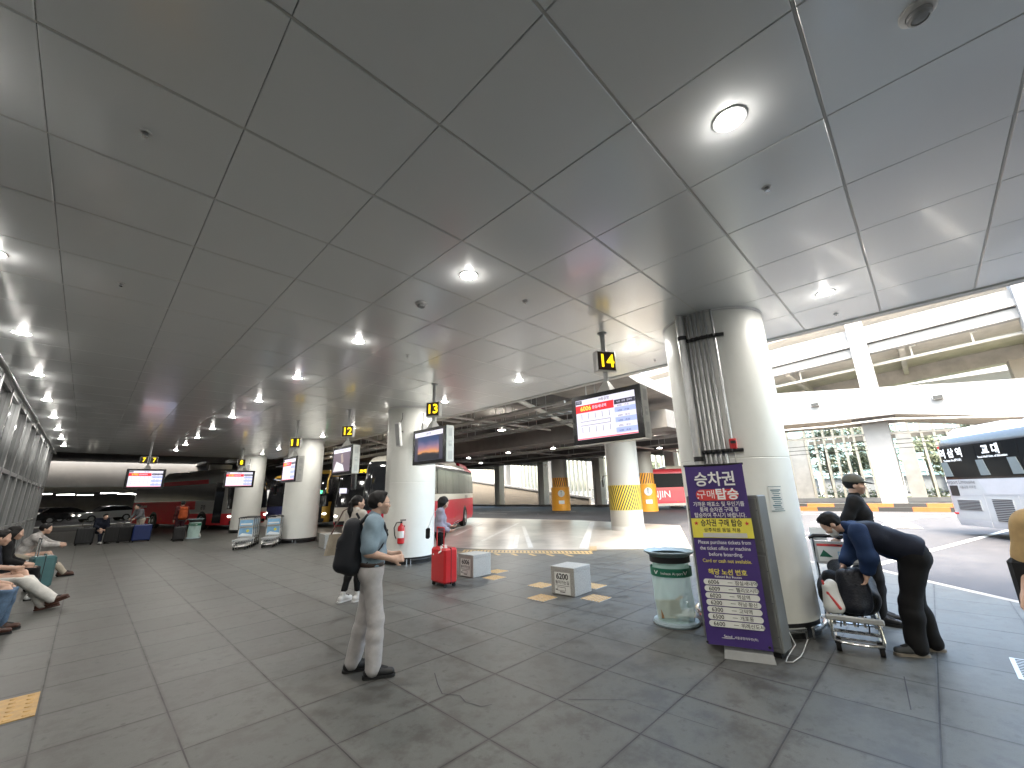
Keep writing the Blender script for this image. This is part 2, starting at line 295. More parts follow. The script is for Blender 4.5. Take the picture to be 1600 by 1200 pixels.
# ---------------------------------------------------------------- ceiling
CZ = 3.99; PX0, PY0, PT = .33, 2.708, .9
cb = MB(); r2 = random.Random(3)
for i in range(-2, 8):
    for j in range(-9, 28):
        x0, x1 = PX0+i*PT+.002, PX0+(i+1)*PT-.002; y0, y1 = PY0+j*PT+.008, PY0+(j+1)*PT-.008
        a, b_ = r2.gauss(0,.0016), r2.gauss(0,.0016)
        def zz(x, y): return CZ+a*(x-x0-.45)+b_*(y-y0-.45)
        e = .004; P_ = [(x0,y0),(x0,y1),(x1,y1),(x1,y0)]; Q = [(x0+e,y0+e),(x0+e,y1-e),(x1-e,y1-e),(x1-e,y0+e)]
        vs = [(*p, zz(*p)+e) for p in P_]+[(*q, zz(*q)) for q in Q]+[(*p, CZ+.03) for p in P_]
        cb.add(vs, [(4,5,6,7)]+[(k,(k+1) % 4,4+(k+1) % 4,4+k) for k in range(4)]+[(8+k,8+(k+1) % 4,(k+1) % 4,k) for k in range(4)])
for j in range(-9, 29): cb.box(3.03, PY0+j*PT, CZ+.0125, 9, .0125, .02, 1)
cb.box(3.05, 10.4, CZ+.06, 9.1, 34.4, .04, 2)
cb.box(7.59, 10.4, CZ+.01, .1, 34.4, .06, 1); cb.box(7.66, 10.4, CZ+.12, .03, 34.4, .28, 1)
struct('ceiling', cb, ['panel','strip','grey'], 20)
for nm, bx in (('terminal_sun_block', (-12.2,3.7,5.6,39.7,47.4,2.8)),):  # unseen mass over the ceiling, added and sized for its sun shadow
    t = E(nm, 'unseen terminal building mass added above the platform ceiling to block the sun', 'building', (0,0,0))
    MB().box(*bx).build('wall', 'slab', t); MB().box(-12.2,3.7,7.15,40.2,48,.3).build('roof', 'slab', t)
dl = E('downlight', 'x', 'downlight')
b_ = MB(); b_.lathe([(.105,-.004),(.1,-.009),(.088,-.009),(.082,.0),(.08,.0)],28); b_.build('trim_ring', 'white', dl)
b_ = MB(); b_.lathe([(.08,-.001),(.0,-.001)],28); b_.f = [f[::-1] for f in b_.f]; b_.build('lens', 'lamp', dl)
al_ = bpy.data.lights.new('downlight_lamp', 'AREA'); al_.shape = 'DISK'; al_.size = .15; al_.energy = 1.75; al_.color = (1,.955,.89)
lo_ = link('lamp', al_, dl); lo_.location = (0,0,-.012)
pl_ = bpy.data.lights.new('downlight_halo_fill', 'POINT'); pl_.shadow_soft_size = .045; pl_.energy = .23; pl_.color = (1,.955,.9); link('lamp', pl_, dl).location = (0,0,-.05)  # added point light below the flush lens, makes a halo on the ceiling
first = True
for ci, (x, nm) in enumerate(((2.58,'middle row'),(-1.02,'row beside the glass wall'),(6.18,'row beside the columns'))):
    for k in range(-1, 10):
        y = .458+2.7*k
        if ci == 2 and k in (): continue
        if first: o = dl; o.location = (x, y, CZ); first = False
        else: o = dup(dl, (x, y, CZ), 0)
        o['group'] = 'round downlights in the panelled ceiling'
        o['label'] = {0:'lit round downlight nearest the camera, by the right pillar' if ci == 0 else 'lit round ceiling downlight nearest in the %s' % nm}.get(k, 'lit round ceiling downlight in the %s, %s from the camera' % (nm, ['','second','third','fourth','fifth','sixth','seventh','eighth','ninth','tenth'][max(k,0)])) if k >= 0 else 'lit round ceiling downlight just behind the camera in the %s' % nm
dt = E('smoke_detector', 'white domed smoke detector on the ceiling at top right', 'smoke detector', (2.61,-.44,CZ), 0, 'ceiling smoke detectors')
MB().lathe([(.075,0),(.075,-.012),(.06,-.022),(.052,-.024)],28).build('base', 'white', dt)
MB().lathe([(.05,-.02),(.048,-.045),(.036,-.052),(.034,-.046),(.02,-.05),(0,-.05)],24).build('chamber', 'grey', dt)
dup(dt, (2.58,4.1,CZ), 40, 'white domed smoke detector on the ceiling beside the second downlight')
sp = E('sprinkler', 'x', 'sprinkler'); spl = [(3.48,.46,'right of the nearest downlight'),(-.12,3.17,'at upper left, the nearest one'),(-.12,5.86,'at left, second from the camera'),(3.5,3.17,'beyond the second downlight'),(7.1,.47,'near the ceiling edge at right'),(3.5,5.95,'left of sign 14, beside the third downlight'),(7.1,3.2,'by the ceiling edge behind sign 14')]
MB().lathe([(.034,0),(.034,-.004),(.02,-.008)],20).build('escutcheon', 'white', sp); MB().lathe([(.012,-.004),(.01,-.03),(.016,-.032),(.016,-.036),(0,-.036)],12).build('head', 'chrome', sp)
for i, (x, y, t_) in enumerate(spl):
    o = sp if i == 0 else dup(sp, (0,0,0), 0); o.location = (x, y, CZ); o['group'] = 'small recessed ceiling sprinklers'; o['label'] = 'small round ceiling sprinkler '+t_

# glass wall at left
gw = E('glass_wall', 'tall grey glazed curtain wall with steel mullions at the left edge', 'glass wall', (-1.5,0,0))
g = MB()
for k in range(22): g.box(0, -5+k*1.5+.75, 2.0, .02, 1.44, 3.98)
g.build('glass', 'glassd', gw)
for k in range(23): MB().box(.02, -5+k*1.5, 2.0, .12, .06, 3.98, 0, .01).build('mullion', 'mull', gw)
for z in (.05, 1.1, 2.45, 3.95): MB().box(.012, 11.5, z, .09, 33, .09).build('transom', 'mull', gw)
for k in range(3): MB().tube([(.35,-3+k*9.0,3.6),(.35,1.5+k*9,3.6),(.35,min(5.9+k*9,26.8),3.6)],.03,8).build('rail', 'mull', gw)
bw = E('light_block_wall', 'unseen plain wall added behind the camera to block light', 'wall', (0,-12,0)); MB().box(3.2,0,2,9.6,.3,4).build('panel', 'slab', bw)  # unseen wall, added to keep light out behind the camera

# ---------------------------------------------------------------- columns on the platform
CX = 6.2; CR = .665
def ring(r0, z0, z1, n=48, m=0, mb=None): return (mb or MB()).lathe([(r0,z0),(r0,z1)], n, m)
def big_column(y, label, chrome=False):
    t = E('column', label, 'column', (CX,y,0), 0, 'big round white columns along the platform')
    b = MB(); b.lathe([(CR,.16),(CR,1.98),(CR-.004,1.985),(CR-.004,1.99),(CR,1.995),(CR,CZ+.05)],64); b.build('shaft', 'pillar', t)
    MB().lathe([(CR-.02,0),(CR-.02,.17)],48).build('skirting', 'dark', t)
    b = MB(); n = 24
    for a0, a1 in ((60,236),(244,416)):
        b.tube([((CR+.03)*math.cos(R(a0+(a1-a0)*i/n)),(CR+.03)*math.sin(R(a0+(a1-a0)*i/n)),.1) for i in range(n+1)],.028 if chrome else .02,8)
    b.build('guard_rail', 'chrome' if chrome else 'dark', t)
    b = MB()
    for a in (236,244,60,150,-30): b.box((CR+.035)*math.cos(R(a)),(CR+.035)*math.sin(R(a)),.06,.025,.025,.13,0,.004)
    b.build('bracket', 'chrome', t)
    MB().lathe([(CR+.004,CZ-.03),(CR+.012,CZ-.02),(CR+.012,CZ)],48).build('collar', 'white', t)
    return t
big_column(1.87, 'huge white round pillar in the right foreground wrapped with conduits', True)
big_column(10.1, 'white round column behind the standing man with a backpack')
big_column(18.3, 'white round column beside the parked luggage carts')
big_column(26.5, 'white round column behind sign 8')
big_column(34.7, 'dim white round column beyond sign 8 behind the red coach'); big_column(42.9, 'farthest dim round column behind the red coach roof')
# fittings on the near pillar
PC = (6.2, 1.87)
def onp(a, r=CR): return (PC[0]+r*math.cos(R(a)), PC[1]+r*math.sin(R(a)))
dp = E('drain_pipe', 'thick grey vertical drain pipe on the left flank of the near pillar', 'pipe', (*onp(166,CR+.07),0))
MB().cyl((0,0,.05),(0,0,CZ),.055,n=20).build('pipe', 'galv', dp)
for z in (1.2,2.0,3.65): MB().lathe([(.058,z-.03),(.062,z-.03),(.062,z+.03),(.058,z+.03)],20).build('clamp', 'dark', dp)
cdl = ['first','second','third','fourth','fifth','sixth']
for i in range(6):
    a = 172+i*5.0+ (2 if i == 5 else 0)
    t = E('conduit', '%s of six thin grey vertical conduits on the near pillar, counted from the drain pipe' % cdl[i], 'conduit', (*onp(a,CR+.022),0), 0, 'thin conduits on the near pillar')
    MB().tube([(0,0,.3 if i < 5 else 2.05),(0,0,CZ-.05),(-.02*math.cos(R(a)),-.02*math.sin(R(a)),CZ)],.0165,10).build('tube', 'galv', t)
    MB().cyl((0,0,2.35+.12*i),(0,0,2.43+.12*i),.022,n=10).build('coupling', 'galv', t)
cl = E('strut_bracket', 'black strut holding the conduits near the top of the near pillar', 'bracket', (*PC,0), 0, 'struts across the conduits')
b = MB(); b.tube([((CR+.045)*math.cos(R(a)),(CR+.045)*math.sin(R(a)),3.6+.0*a) for a in range(166,209,6)],.024,6); b.build('strut', 'dark', cl)
b = MB()
for i in range(6): b.sphere(((CR+.06)*math.cos(R(172+i*5)),(CR+.06)*math.sin(R(172+i*5)),3.6),.026,0,6)
b.build('clip', 'dark', cl)
c2 = dup(cl, (PC[0],PC[1],-1.52), 0, 'black strut holding the conduits just above the purple banner')
al = E('fire_alarm', 'small red alarm box above the purple banner on the near pillar', 'alarm', (*onp(200,CR+.03),2.16), 200)
MB().box(0,0,0,.06,.085,.13,0,.01).build('box','red',al); MB().box(.032,0,.02,.01,.06,.03).build('window','dark',al); MB().cyl((-.02,0,-.07),(-.02,0,-.5),.008,n=6).build('cable','galv',al)
# cabinet
cbn = E('cabinet', 'grey steel cabinet standing against the near pillar behind the banner', 'cabinet', (5.2,1.72,0), -90-3)
MB().box(0,0,.8,.78,.26,1.5,0,.01).build('body','cabg',cbn)
MB().box(-.19,-.134,1.25,.36,.014,.55,0,.004).build('door','cabg',cbn); MB().box(.19,-.134,1.25,.36,.014,.55,0,.004).build('door','cabg',cbn)
MB().box(-.19,-.134,.52,.36,.014,.85,0,.004).build('door','cabg',cbn); MB().box(.19,-.134,.52,.36,.014,.85,0,.004).build('door','cabg',cbn)
b = MB()
for z in (.2,.5,.8,1.1,1.4):
    for x in (.365,-.365): b.cyl((x,-.145,z),(x,-.13,z),.006,n=8)
b.build('rivet','chrome',cbn); MB().box(.0,0,.03,.7,.2,.06).build('plinth','dark',cbn)
nsn = E('no_smoking_sign', 'small white sign with a round prohibition symbol on the near pillar edge of the cabinet', 'sign', (*onp(212,CR+.03),1.46), 212)
MB().box(0,0,0,.012,.09,.15).build('plate','paper',nsn)
b = MB(FACE((.0075,0,.025),(0,1,0))); b.lathe([(.034,.0),(.027,.0)],24); b.box(0,0,0,.05,.007,.001,0,0,TR(rz=45)); b.box(0,-.055,0,.06,.008,.001); b.build('symbol','ink',nsn)
ntc = E('paper_notice', 'pale printed paper notice taped to the right side of the near pillar', 'notice', (PC[0],PC[1],1.5), 0)
b = MB(); b.lathe([(CR+.004,-.15),(CR+.004,.14)],8,0,None,226,241); b.build('sheet','paper',ntc)
b = MB()
for k in range(11): b.lathe([(CR+.006,.10-k*.022-(.008 if k % 4 else .012)),(CR+.006,.10-k*.022)],6,0,None,228+ (k*37 % 4)*.8,239.5-(k*53 % 5)*.6)
for z in (.132,-.148): b.lathe([(CR+.0062,z),(CR+.0062,z+.006)],8,0,None,226,241)
b.build('print', mat('teal_ink',(.05,.16,.2),.6,var=0), ntc)

# ---------------------------------------------------------------- lot: roof, beams, columns, walls
struct('lot_ceiling', MB().prism([(7.66,5.6),(13,6.6),(24,7.6),(39.6,8.8),(39.6,75),(7.66,75)],5.3,5.7), 'slab')
def thing_box(name, label, cat, boxes, m, group=None, loc=(0,0,0), rz=0, part='body', b=0):
    t = E(name, label, cat, loc, rz, group); mb = MB()
    for q in boxes: mb.box(*q, 0, b)
    mb.build(part, m, t); return t
tb = thing_box
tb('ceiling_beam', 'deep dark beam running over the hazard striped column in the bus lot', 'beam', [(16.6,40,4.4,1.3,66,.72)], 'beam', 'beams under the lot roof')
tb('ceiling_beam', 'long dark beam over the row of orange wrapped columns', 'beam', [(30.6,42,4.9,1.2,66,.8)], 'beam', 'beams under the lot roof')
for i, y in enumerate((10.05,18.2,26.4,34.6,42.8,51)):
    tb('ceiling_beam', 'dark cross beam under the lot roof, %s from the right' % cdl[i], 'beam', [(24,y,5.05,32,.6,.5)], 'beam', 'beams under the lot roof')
pipes = [((8.4,7.5,4.75),(8.4,40,4.75),.07),((9.3,7,4.95),(9.3,40,4.95),.1),((10.6,8,4.5),(10.6,30,4.5),.05),((12.2,7.4,4.85),(12.2,46,4.85),.06),((8.2,8.6,4.6),(15.6,11.4,4.6),.08),((8.2,12.6,4.55),(15.4,12.6,4.55),.05),((8.0,15,4.9),(15.6,15,4.9),.06),((19,9,4.7),(19,50,4.7),.08),((21.5,9,4.8),(21.5,55,4.8),.06),((25,10,4.75),(25,60,4.75),.09),((28,10,4.6),(28,60,4.6),.05),((34,12,5.0),(34,60,5.0),.09),((20,14.5,4.6),(37,14.5,4.6),.07),((20,22.3,4.7),(37,22.3,4.7),.06),((17.5,31,4.6),(37,31,4.6),.06),((9,19,4.4),(15.5,24,4.4),.06)]
for i, (a, b2, r) in enumerate(pipes):
    t = E('overhead_pipe', ['pale','grey','long','thin'][i % 4]+' overhead service pipe under the lot roof', 'pipe', (0,0,0), 0, 'service pipes under the lot roof'); t['label'] = 'service pipe hung under the dark roof of the bus lot'
    mb = MB(); mb.cyl(a, b2, r, n=10); mb.build('pipe', 'pipe', t)
    hb = MB(); A, B_ = Vector(a), Vector(b2); n_ = int((B_-A).length/2.7)
    for k in range(1, n_+1):
        p = A+(B_-A)*k/(n_+1); hb.cyl(p+Vector((0,0,r)), (p.x,p.y,5.31), .012, n=5); hb.box(p.x,p.y,p.z,r*2.5,r*2.5,.03)
    hb.build('hanger','galv',t)
for i, (x, y0, y1, z) in enumerate(((11.4,7.5,40,4.35),(13.9,8,45,4.5),(23,9,50,4.55))):
    t = E('cable_tray', 'ladder cable tray hung under the lot roof', 'cable tray', (0,0,0), 0, 'cable trays under the lot roof'); mb = MB()
    for s_ in (-.25,.25): mb.box(x+s_,(y0+y1)/2,z,.03,y1-y0,.09)
    k = y0
    while k < y1: mb.box(x,k,z-.02,.5,.03,.02); k += .45
    mb.build('ladder','galv',t); hb = MB()
    for k in range(int((y1-y0)/2.2)):
        for s_ in (-.27,.27): hb.cyl((x+s_,y0+k*2.2,z),(x+s_,y0+k*2.2,5.31),.014,n=5)
    hb.build('hanger','galv',t)
lampP = [(13,13.5,'left of sign 14'),(19.3,19.3,'beyond the deep beam'),(21.6,17.5,'above the orange wrapped column'),(21.4,26.2,'at the far left of the lot'),(28.5,13.3,'right of the striped column'),(21.0,21.2,'over the asphalt lane'),(12.6,22,'over the red and white coach'),(12,30,'over the black fronted coach'),(26,30,'deep in the lot')]
hl0 = None
for x, y, t_ in lampP:
    if hl0 is None:
        hl0 = E('lot_lamp', '', 'lamp'); MB().lathe([(.12,.06),(.19,.0),(.17,-.005)],16).build('shade','white',hl0)
        q = MB(); q.lathe([(.17,-.002),(0,-.002)],16); q.f = [f[::-1] for f in q.f]; q.build('bulb','lamp2',hl0); MB().cyl((0,0,.05),(0,0,.9),.015,n=6).build('stem','galv',hl0); o = hl0
        a2_ = bpy.data.lights.new('lot_lamp_light', 'AREA'); a2_.shape = 'DISK'; a2_.size = .3; a2_.energy = 9; a2_.color = (1,.95,.88); link('lamp', a2_, hl0).location = (0,0,-.02)
    else: o = dup(hl0, (0,0,0), 0)
    o.location = (x,y,4.45); o['group'] = 'hanging lamps in the bus lot'; o['label'] = 'lit hanging lamp under the lot roof '+t_

def striped_col():
    t = E('lot_column', 'white round column with a yellow and black hazard stripe band', 'column', (16.65,9.6,0)); r = .69
    MB().lathe([(r,.14),(r,4.05)],48).build('shaft','lotcol',t); MB().lathe([(r+.015,-.03),(r+.015,.15)],40).build('base_ring','grey',t)
    q = MB(); q.lathe([(r+.006,.8),(r+.006,1.83)],48); q.build('hazard_sheet','stripe_y',t)
    s_ = MB(); n = 40
    for k in range(n):
        for j in range(-8, 9):
            a = (k+j*.0)*360/n
        vs = []; m_ = 7
        for i in range(m_+1):
            aa = R(k*360/n+ i*38/m_); z = .81+i*1.01/m_
            vs += [((r+.009)*math.cos(aa),(r+.009)*math.sin(aa),z), ((r+.009)*math.cos(aa+R(4.4)),(r+.009)*math.sin(aa+R(4.4)),z)]
        s_.add(vs, [(2*i,2*i+1,2*i+3,2*i+2) for i in range(m_)])
    s_.build('hazard_stripe','ink',t)
striped_col()
def orange_col(x, y, label):
    t = E('lot_column', label, 'column', (x,y,0), 0, 'orange wrapped lot columns'); r = .74
    MB().lathe([(r,2.0),(r,4.5)],40).build('shaft','lotcol',t); MB().lathe([(r+.1,-.03),(r+.1,2.0),(r,2.0)],40).build('orange_wrap','orange',t)
    q = MB(); q.lathe([(r+.01,2.02),(r+.01,2.85)],40,0,None,150,300); q.build('hatch_board','orange',t); q = MB()
    for k in range(10):
        a = 152+k*15; vs = []
        for i in range(4):
            aa = R(a+i*6); z = 2.05+i*.26; vs += [((r+.016)*math.cos(aa),(r+.016)*math.sin(aa),z),((r+.016)*math.cos(aa+R(6)),(r+.016)*math.sin(aa+R(6)),z)]
        q.add(vs,[(2*i,2*i+1,2*i+3,2*i+2) for i in range(3)])
    q.build('hatch_stripe','ink',t)
    a = 222; q = MB(FACE(((r+.115)*math.cos(R(a)),(r+.115)*math.sin(R(a)),1.45),(math.sin(R(a)),-math.cos(R(a)),0)))
    q.lathe([(.0,.0),(.3,.0)],24,1); q.lathe([(.3,.002),(.24,.002)],24,2); q.box(0,0,.002,.5,.05,.003,2,0,TR(rz=-45)); q.box(0,.0,.001,.1,.32,.002,0); q.sphere((0,.2,.002),(.07,.07,.003),0,5); q.box(0,-.75,.0,.5,.3,.004,1); q.box(0,-.75,.003,.3,.14,.004,2)
    q.build('warning_sign',['ink','paper','rink'],t)
orange_col(30.6,24.2,'column wrapped in orange with a no walking sign, left of sign 14 screen'); orange_col(30.9,16.0,'orange wrapped column half hidden behind the striped column'); 
for i, (y, l_) in enumerate(((40.8,'left of the lot, before the sloping ramp wall'),(33.1,'in the middle of the lot, before the ramp wall'),(25.2,'just left of the hazard striped column'),(49.5,'farthest left in the lot'),(17,'behind the coral coach'))):
    t = E('square_column', 'pale square column '+l_, 'column', (38.6,y,0), 0, 'square columns along the ramp'); MB().box(0,0,3,.95,.95,6.2,0,.03).build('shaft','pillar',t); MB().box(-.5,.2,1.5,.05,.15,2.8).build('downpipe','pipe',t)
for y in (37,29.5,45): 
    t = E('square_column', 'slim pale column standing on the ramp wall at left of the lot' if y == 37 else ('slim pale column on the ramp beside the orange column' if y < 30 else 'slim pale column at the upper end of the ramp'), 'column', (44,y,0), 0, 'slim columns on the ramp'); MB().box(0,0,4,1.0,1.0,4.4,0,.02).build('shaft','wconc',t)
rw = E('ramp_wall', 'sloping concrete ramp wall rising to the left across the back of the lot', 'ramp', (42,0,0))
q = MB(); q.hull([(dx,y,z) for dx in (0,.35) for y, z in ((29,-.03),(29,.7),(62,-.03),(62,4.9))]); q.build('wall','tan',rw)
q = MB(); q.hull([(dx,y,z+e) for dx in (-.1,.45) for y, z in ((29,.7),(62,4.9)) for e in (0,.22)]); q.build('coping','wconc',rw)
q = MB(); q.hull([(dx,y,z) for dx in (.45,7.5) for y, z in ((29,-.02),(29,.0),(62,-.02),(62,4.0))]); q.build('roadway','slab',rw)
struct('kerb', MB().box(38.3,45,.06,.4,46,.24).box(38.9,44,.05,.8,42,.14), 'slab')
# kerb island on the right with striped paint
for x, z, s_, h in ((33.6,.0,0,.22),(35.9,.1,3,.35),):
    q = MB(); L = 1.5
    for k in range(20):
        q.box(x, 10-k*L-L/2+.3*s_, h/2-.04, .35, L, h+.06, (k+s_) % 2)
    struct('kerb', q, ['korange','kblack'], label='orange and black striped kerb')
struct('median', MB().box(34.9,-5,.04,2.2,30,.12).box(38.2,-5,.1,4.6,30,.24), 'concrete')
for y, l_ in ((1.85,'white square column under the ramp behind the men with the cart'),(-10,'white column right of the limousine'),(9.3,'tan square column hidden beside the near pillar')):
    t = E('viaduct_column', l_, 'column', (37,y,0), 0, 'columns of the curved ramp'); MB().hull([(x,dy*w_,z) for x in (-.6,.7) for dy in (-1,1) for z, w_ in ((-.03,.6),(5.6,.66))]).build('shaft','wconc' if y != 9.3 else 'tan',t); MB().box(0,0,5.75,2.4,2.2,.4).build('cap','wconc',t)
def strip(pts_b, pts_t, x_of, th, name, m, t):   # wall through bottom and top polylines
    q = MB()
    for (b0, b1, t0, t1) in zip(pts_b[:-1], pts_b[1:], pts_t[:-1], pts_t[1:]):
        q.hull([(x_of(p[0])+dx,p[0],p[1]) for p in (b0,b1,t0,t1) for dx in (0,th)])
    return q.build(name, m, t)
vr = E('curved_ramp', 'bright white curving ramp parapet crossing above the road at right', 'ramp', (0,0,0))
xo = lambda y: 35-.0*(y)
B_ = [(16,5.9),(7.1,5.88),(3.89,5.77),(.65,5.78),(-2,5.32),(-4.3,4.83),(-12,3.6)]; T_ = [(16,8.9),(7.1,8.3),(3.89,7.93),(.65,7.55),(-2,7.22),(-4.3,6.98),(-12,6.3)]
strip(B_, T_, xo, .35, 'parapet', 'wconc', vr)
q = MB()
for (b0, b1) in zip(B_[:-1], B_[1:]): q.hull([(x,p[0],p[1]+e) for p in (b0,b1) for x, e in ((35.4,.15),(35.4,.6),(42,.15),(42,.6))])
q.build('deck','deck',vr)
q = MB(); q.tube([(34.97,16,5.5),(34.97,7,5.5),(34.97,4,5.42),(34.97,1,5.5),(34.97,-12,4.0)],.05,6); q.tube([(37,16,5.2),(37,-12,4.4)],.08,6); q.build('pipe','pipe',vr)
for y, z in ((4.6,7.05),(-1.35,6.5)):
    q = MB(); q.box(34.85,y,z,.25,.5,.3,0,.03); q.box(34.72,y,z-.03,.06,.42,.2,1); q.build('floodlight',['grey','dark'],vr)
hw = E('elevated_highway', 'high pale elevated highway slanting across the bright gap at upper right', 'bridge', (0,0,0))
def hz_(y, a, b2): return a+(7.5-y)*(b2-a)/13.6
ys = (45,20,7.5,-6.1,-30)
def band(z0a, z0b, z1a, z1b, x0, x1, name, m):
    q = MB()
    for ya_, yb_ in zip(ys[:-1], ys[1:]): q.hull([(x,y,hz_(y,*c)) for y in (ya_,yb_) for c in ((z0a,z0b),(z1a,z1b)) for x in (x0,x1)])
    q.build(name, m, hw)
band(12.5,13.2,13.4,13.9,41.3,41.7,'parapet','wconc'); band(11.8,12.66,12.45,13.15,41,41.4,'fascia','wconc'); band(11.03,11.85,11.72,12.55,41.25,41.9,'girder','wconc'); band(11.6,12.4,12.2,13,41.9,54,'deck','deck'); band(10.3,11.1,11.6,12.4,53,54,'girder','deck')
for y in (22,14.5,7,-.5,-8): MB().box(47.4,y,hz_(y,11.3,12.1),11,.35,.7).build('cross_beam','deck',hw)
q = MB(); q.tube([(42.6,45,8.4),(42.6,7.5,10.35),(42.6,-6,11.1),(42.6,-30,12.4)],.12,8); q.build('drain_pipe','pipe',hw)
for y in (6.2,-1,-4.2): MB().tube([(42.6,y,hz_(y,10.4,11.1)),(42.6,y,hz_(y,11.2,11.9)),(42.9,y-.3,hz_(y,11.3,12))],.06,6).build('drain_spout','white',hw)
band(14.6,15.2,15.2,15.8,43,50,'upper_deck','deck')
MB().box(41.45,1.85,8,1.2,1.05,13.2,0,.02).build('pier','wconc',hw); MB().box(41.35,-7.0,8,1.2,1.3,14,0,.02).build('pier','wconc',hw); q = MB(); q.hull([(48,-6.9+dy,z) for dy, z in ((-.55,0),(.55,0),(-.8,10.4),(.8,10.4))]+[(49.2,-6.9+dy,z) for dy, z in ((-.55,0),(.55,0),(-.8,10.4),(.8,10.4))]); q.build('pier','tan',hw)
tb('far_overpass', 'distant pale overpass deck seen under the elevated highway', 'bridge', [(70,-6,13.4,8,40,1.5),(70,-6,14.6,7.6,40,.25)], 'wconc')
# upright fins, garden, building beyond
sf = E('fin_screen', 'long row of tall cream upright fins along the far side of the road', 'screen', (50,0,0))
for k in range(96):
    y = -14+k*.76
    if 8.05 < y < 9.4 or 1.9 < y < .4: continue
    mb = MB(); mb.box(0,y,4.2,.45,.17,8.6); mb.build('fin','slat',sf)
MB().box(0,22,.15,.8,74,.36).build('sill','wconc',sf); MB().box(0,22,8.6,.7,74,.5).build('top_rail','tan',sf)
MB().box(.3,8.8,3,1.2,1.3,6).build('post','deck',sf); MB().box(.3,.9,3,1.2,.9,6).build('post','deck',sf); MB().box(.2,-.2,5.6,.3,16,.35).build('lintel','tan',sf)
for i in range(3):
    t = E('overhead_cable', 'thin sagging dark cable stretched in front of the fins', 'cable', (0,0,0), 0, 'cables before the fins'); MB().tube([(46,12-k*3,5.0-.35*i-.02*(4-k)*k*-1*.2) for k in range(9)],.025,5).build('wire','dark',t)
struct('lawn', MB().box(58,20,-.02,14,120,.12), 'grass'); struct('flower_bed', MB().box(53.2,-6,.1,2.6,14,.3), 'flower')
struct('far_road', MB().box(72,20,0,12,160,.08), 'concrete')
gb = E('glass_building', 'teal glass fronted terminal building beyond the fins', 'building', (92,-22,0))
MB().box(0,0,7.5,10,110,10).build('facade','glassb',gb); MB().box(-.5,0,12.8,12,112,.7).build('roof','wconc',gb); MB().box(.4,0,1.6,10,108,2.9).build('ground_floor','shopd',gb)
q = MB()
for k in range(56): q.box(-5.1,-54+k*2,7.5,.12,.1,10)
for z in (3.2,5,6.8,8.6,10.4): q.box(-5.08,0,z,.1,110,.12)
q.build('glazing_bar','white',gb)
q = MB()
for k in range(22): q.box(-5.2,-50+k*5,1.4,.5,.6,2.9)
q.build('door_pier','white',gb)
tb('planter_post', 'white traffic post beyond the fins', 'post', [(55,5.0,.7,.3,.3,1.5)], 'white', None); 
for y in (2.6,2.1):
    t = E('traffic_cone', 'small red and white traffic cone on the lawn, '+('left' if y > 2.4 else 'right')+' one of two', 'cone', (52,y,.05), 0, 'red cones beyond the fins'); MB().lathe([(.2,0),(.2,.03),(.13,.04),(.04,.65),(0,.66)],12).build('cone','red',t); MB().lathe([(.105,.25),(.075,.42)],12).build('band','white',t)
def tree(x, y, h, r, label, seed, lm='leaf', dens=1):
    rg = random.Random(seed); t = E('pine_tree', label, 'tree', (x,y,0), 0, 'trees beyond the fins'); lean = rg.uniform(-.8,.8)
    tk = [(0,0,0),(lean*.2,.1,h*.3),(lean*.5,.2,h*.6),(lean*.8,0,h*.95)]
    q = MB(); q.tube(tk,[.2,.16,.11,.03],8); clumps = []
    for k in range(13):
        f = rg.uniform(.35,.95); a = rg.uniform(0,6.28); L = r*(1.15-f*.6)*rg.uniform(.6,1.1); p = Vector((lean*f*.85,.1,h*f)); e = p+Vector((math.cos(a)*L,math.sin(a)*L,rg.uniform(-.1,.5)))
        q.tube([p,(p+e)/2+Vector((0,0,.12)),e],[.06,.04,.015],5); clumps += [(e,.75*r*.45),((p+e)/2+Vector((0,0,.2)),.5*r*.45)]
    clumps.append((Vector(tk[-1]),.5)); q.build('trunk','bark',t)
    vs = []; fs = []; mi = []
    for c, cr_ in clumps:
        for k in range(int(75*dens)):
            d = Vector((rg.gauss(0,1),rg.gauss(0,1),rg.gauss(0,.55))); p = c+d*cr_*.55; n_ = Vector((rg.gauss(0,1),rg.gauss(0,1),rg.gauss(0,1))).normalized(); u = n_.orthogonal().normalized(); v_ = n_.cross(u); s_ = rg.uniform(.07,.16); o = len(vs)
            vs += [tuple(p-u*s_*1.6),tuple(p+v_*s_*.5),tuple(p+u*s_*1.6),tuple(p-v_*s_*.5)]; fs.append((o,o+1,o+2,o+3)); mi.append(rg.random() < .35)
    q = MB(); q.add(vs, fs, [int(x_) for x_ in mi]); q.build('crown',[lm,'leaf2'],t,0)
for i, (x, y, h, r, l_) in enumerate([(57,7.4,7.5,2.6,'dark pine tree just right of the near pillar, beyond the fins'),(60,5.2,8.5,2.8,'pine tree beyond the fins, above the man in the cap'),(57,3.6,7.8,2.4,'spreading pine beyond the fins, left of the white column'),(61,-.4,6.5,2.2,'pine tree beyond the fins, right of the white column'),(60,-3.5,7,2.3,'pine tree behind the white limousine coach'),(57,13,8,2.8,'tree beyond the fins behind the near pillar'),(64,20,6.5,2.2,'tree beyond the fins, right of the striped column'),(66,32,6,2.2,'tree beyond the fins by the orange column')]): tree(x,y,h,r,l_,i+3,dens=1.2)
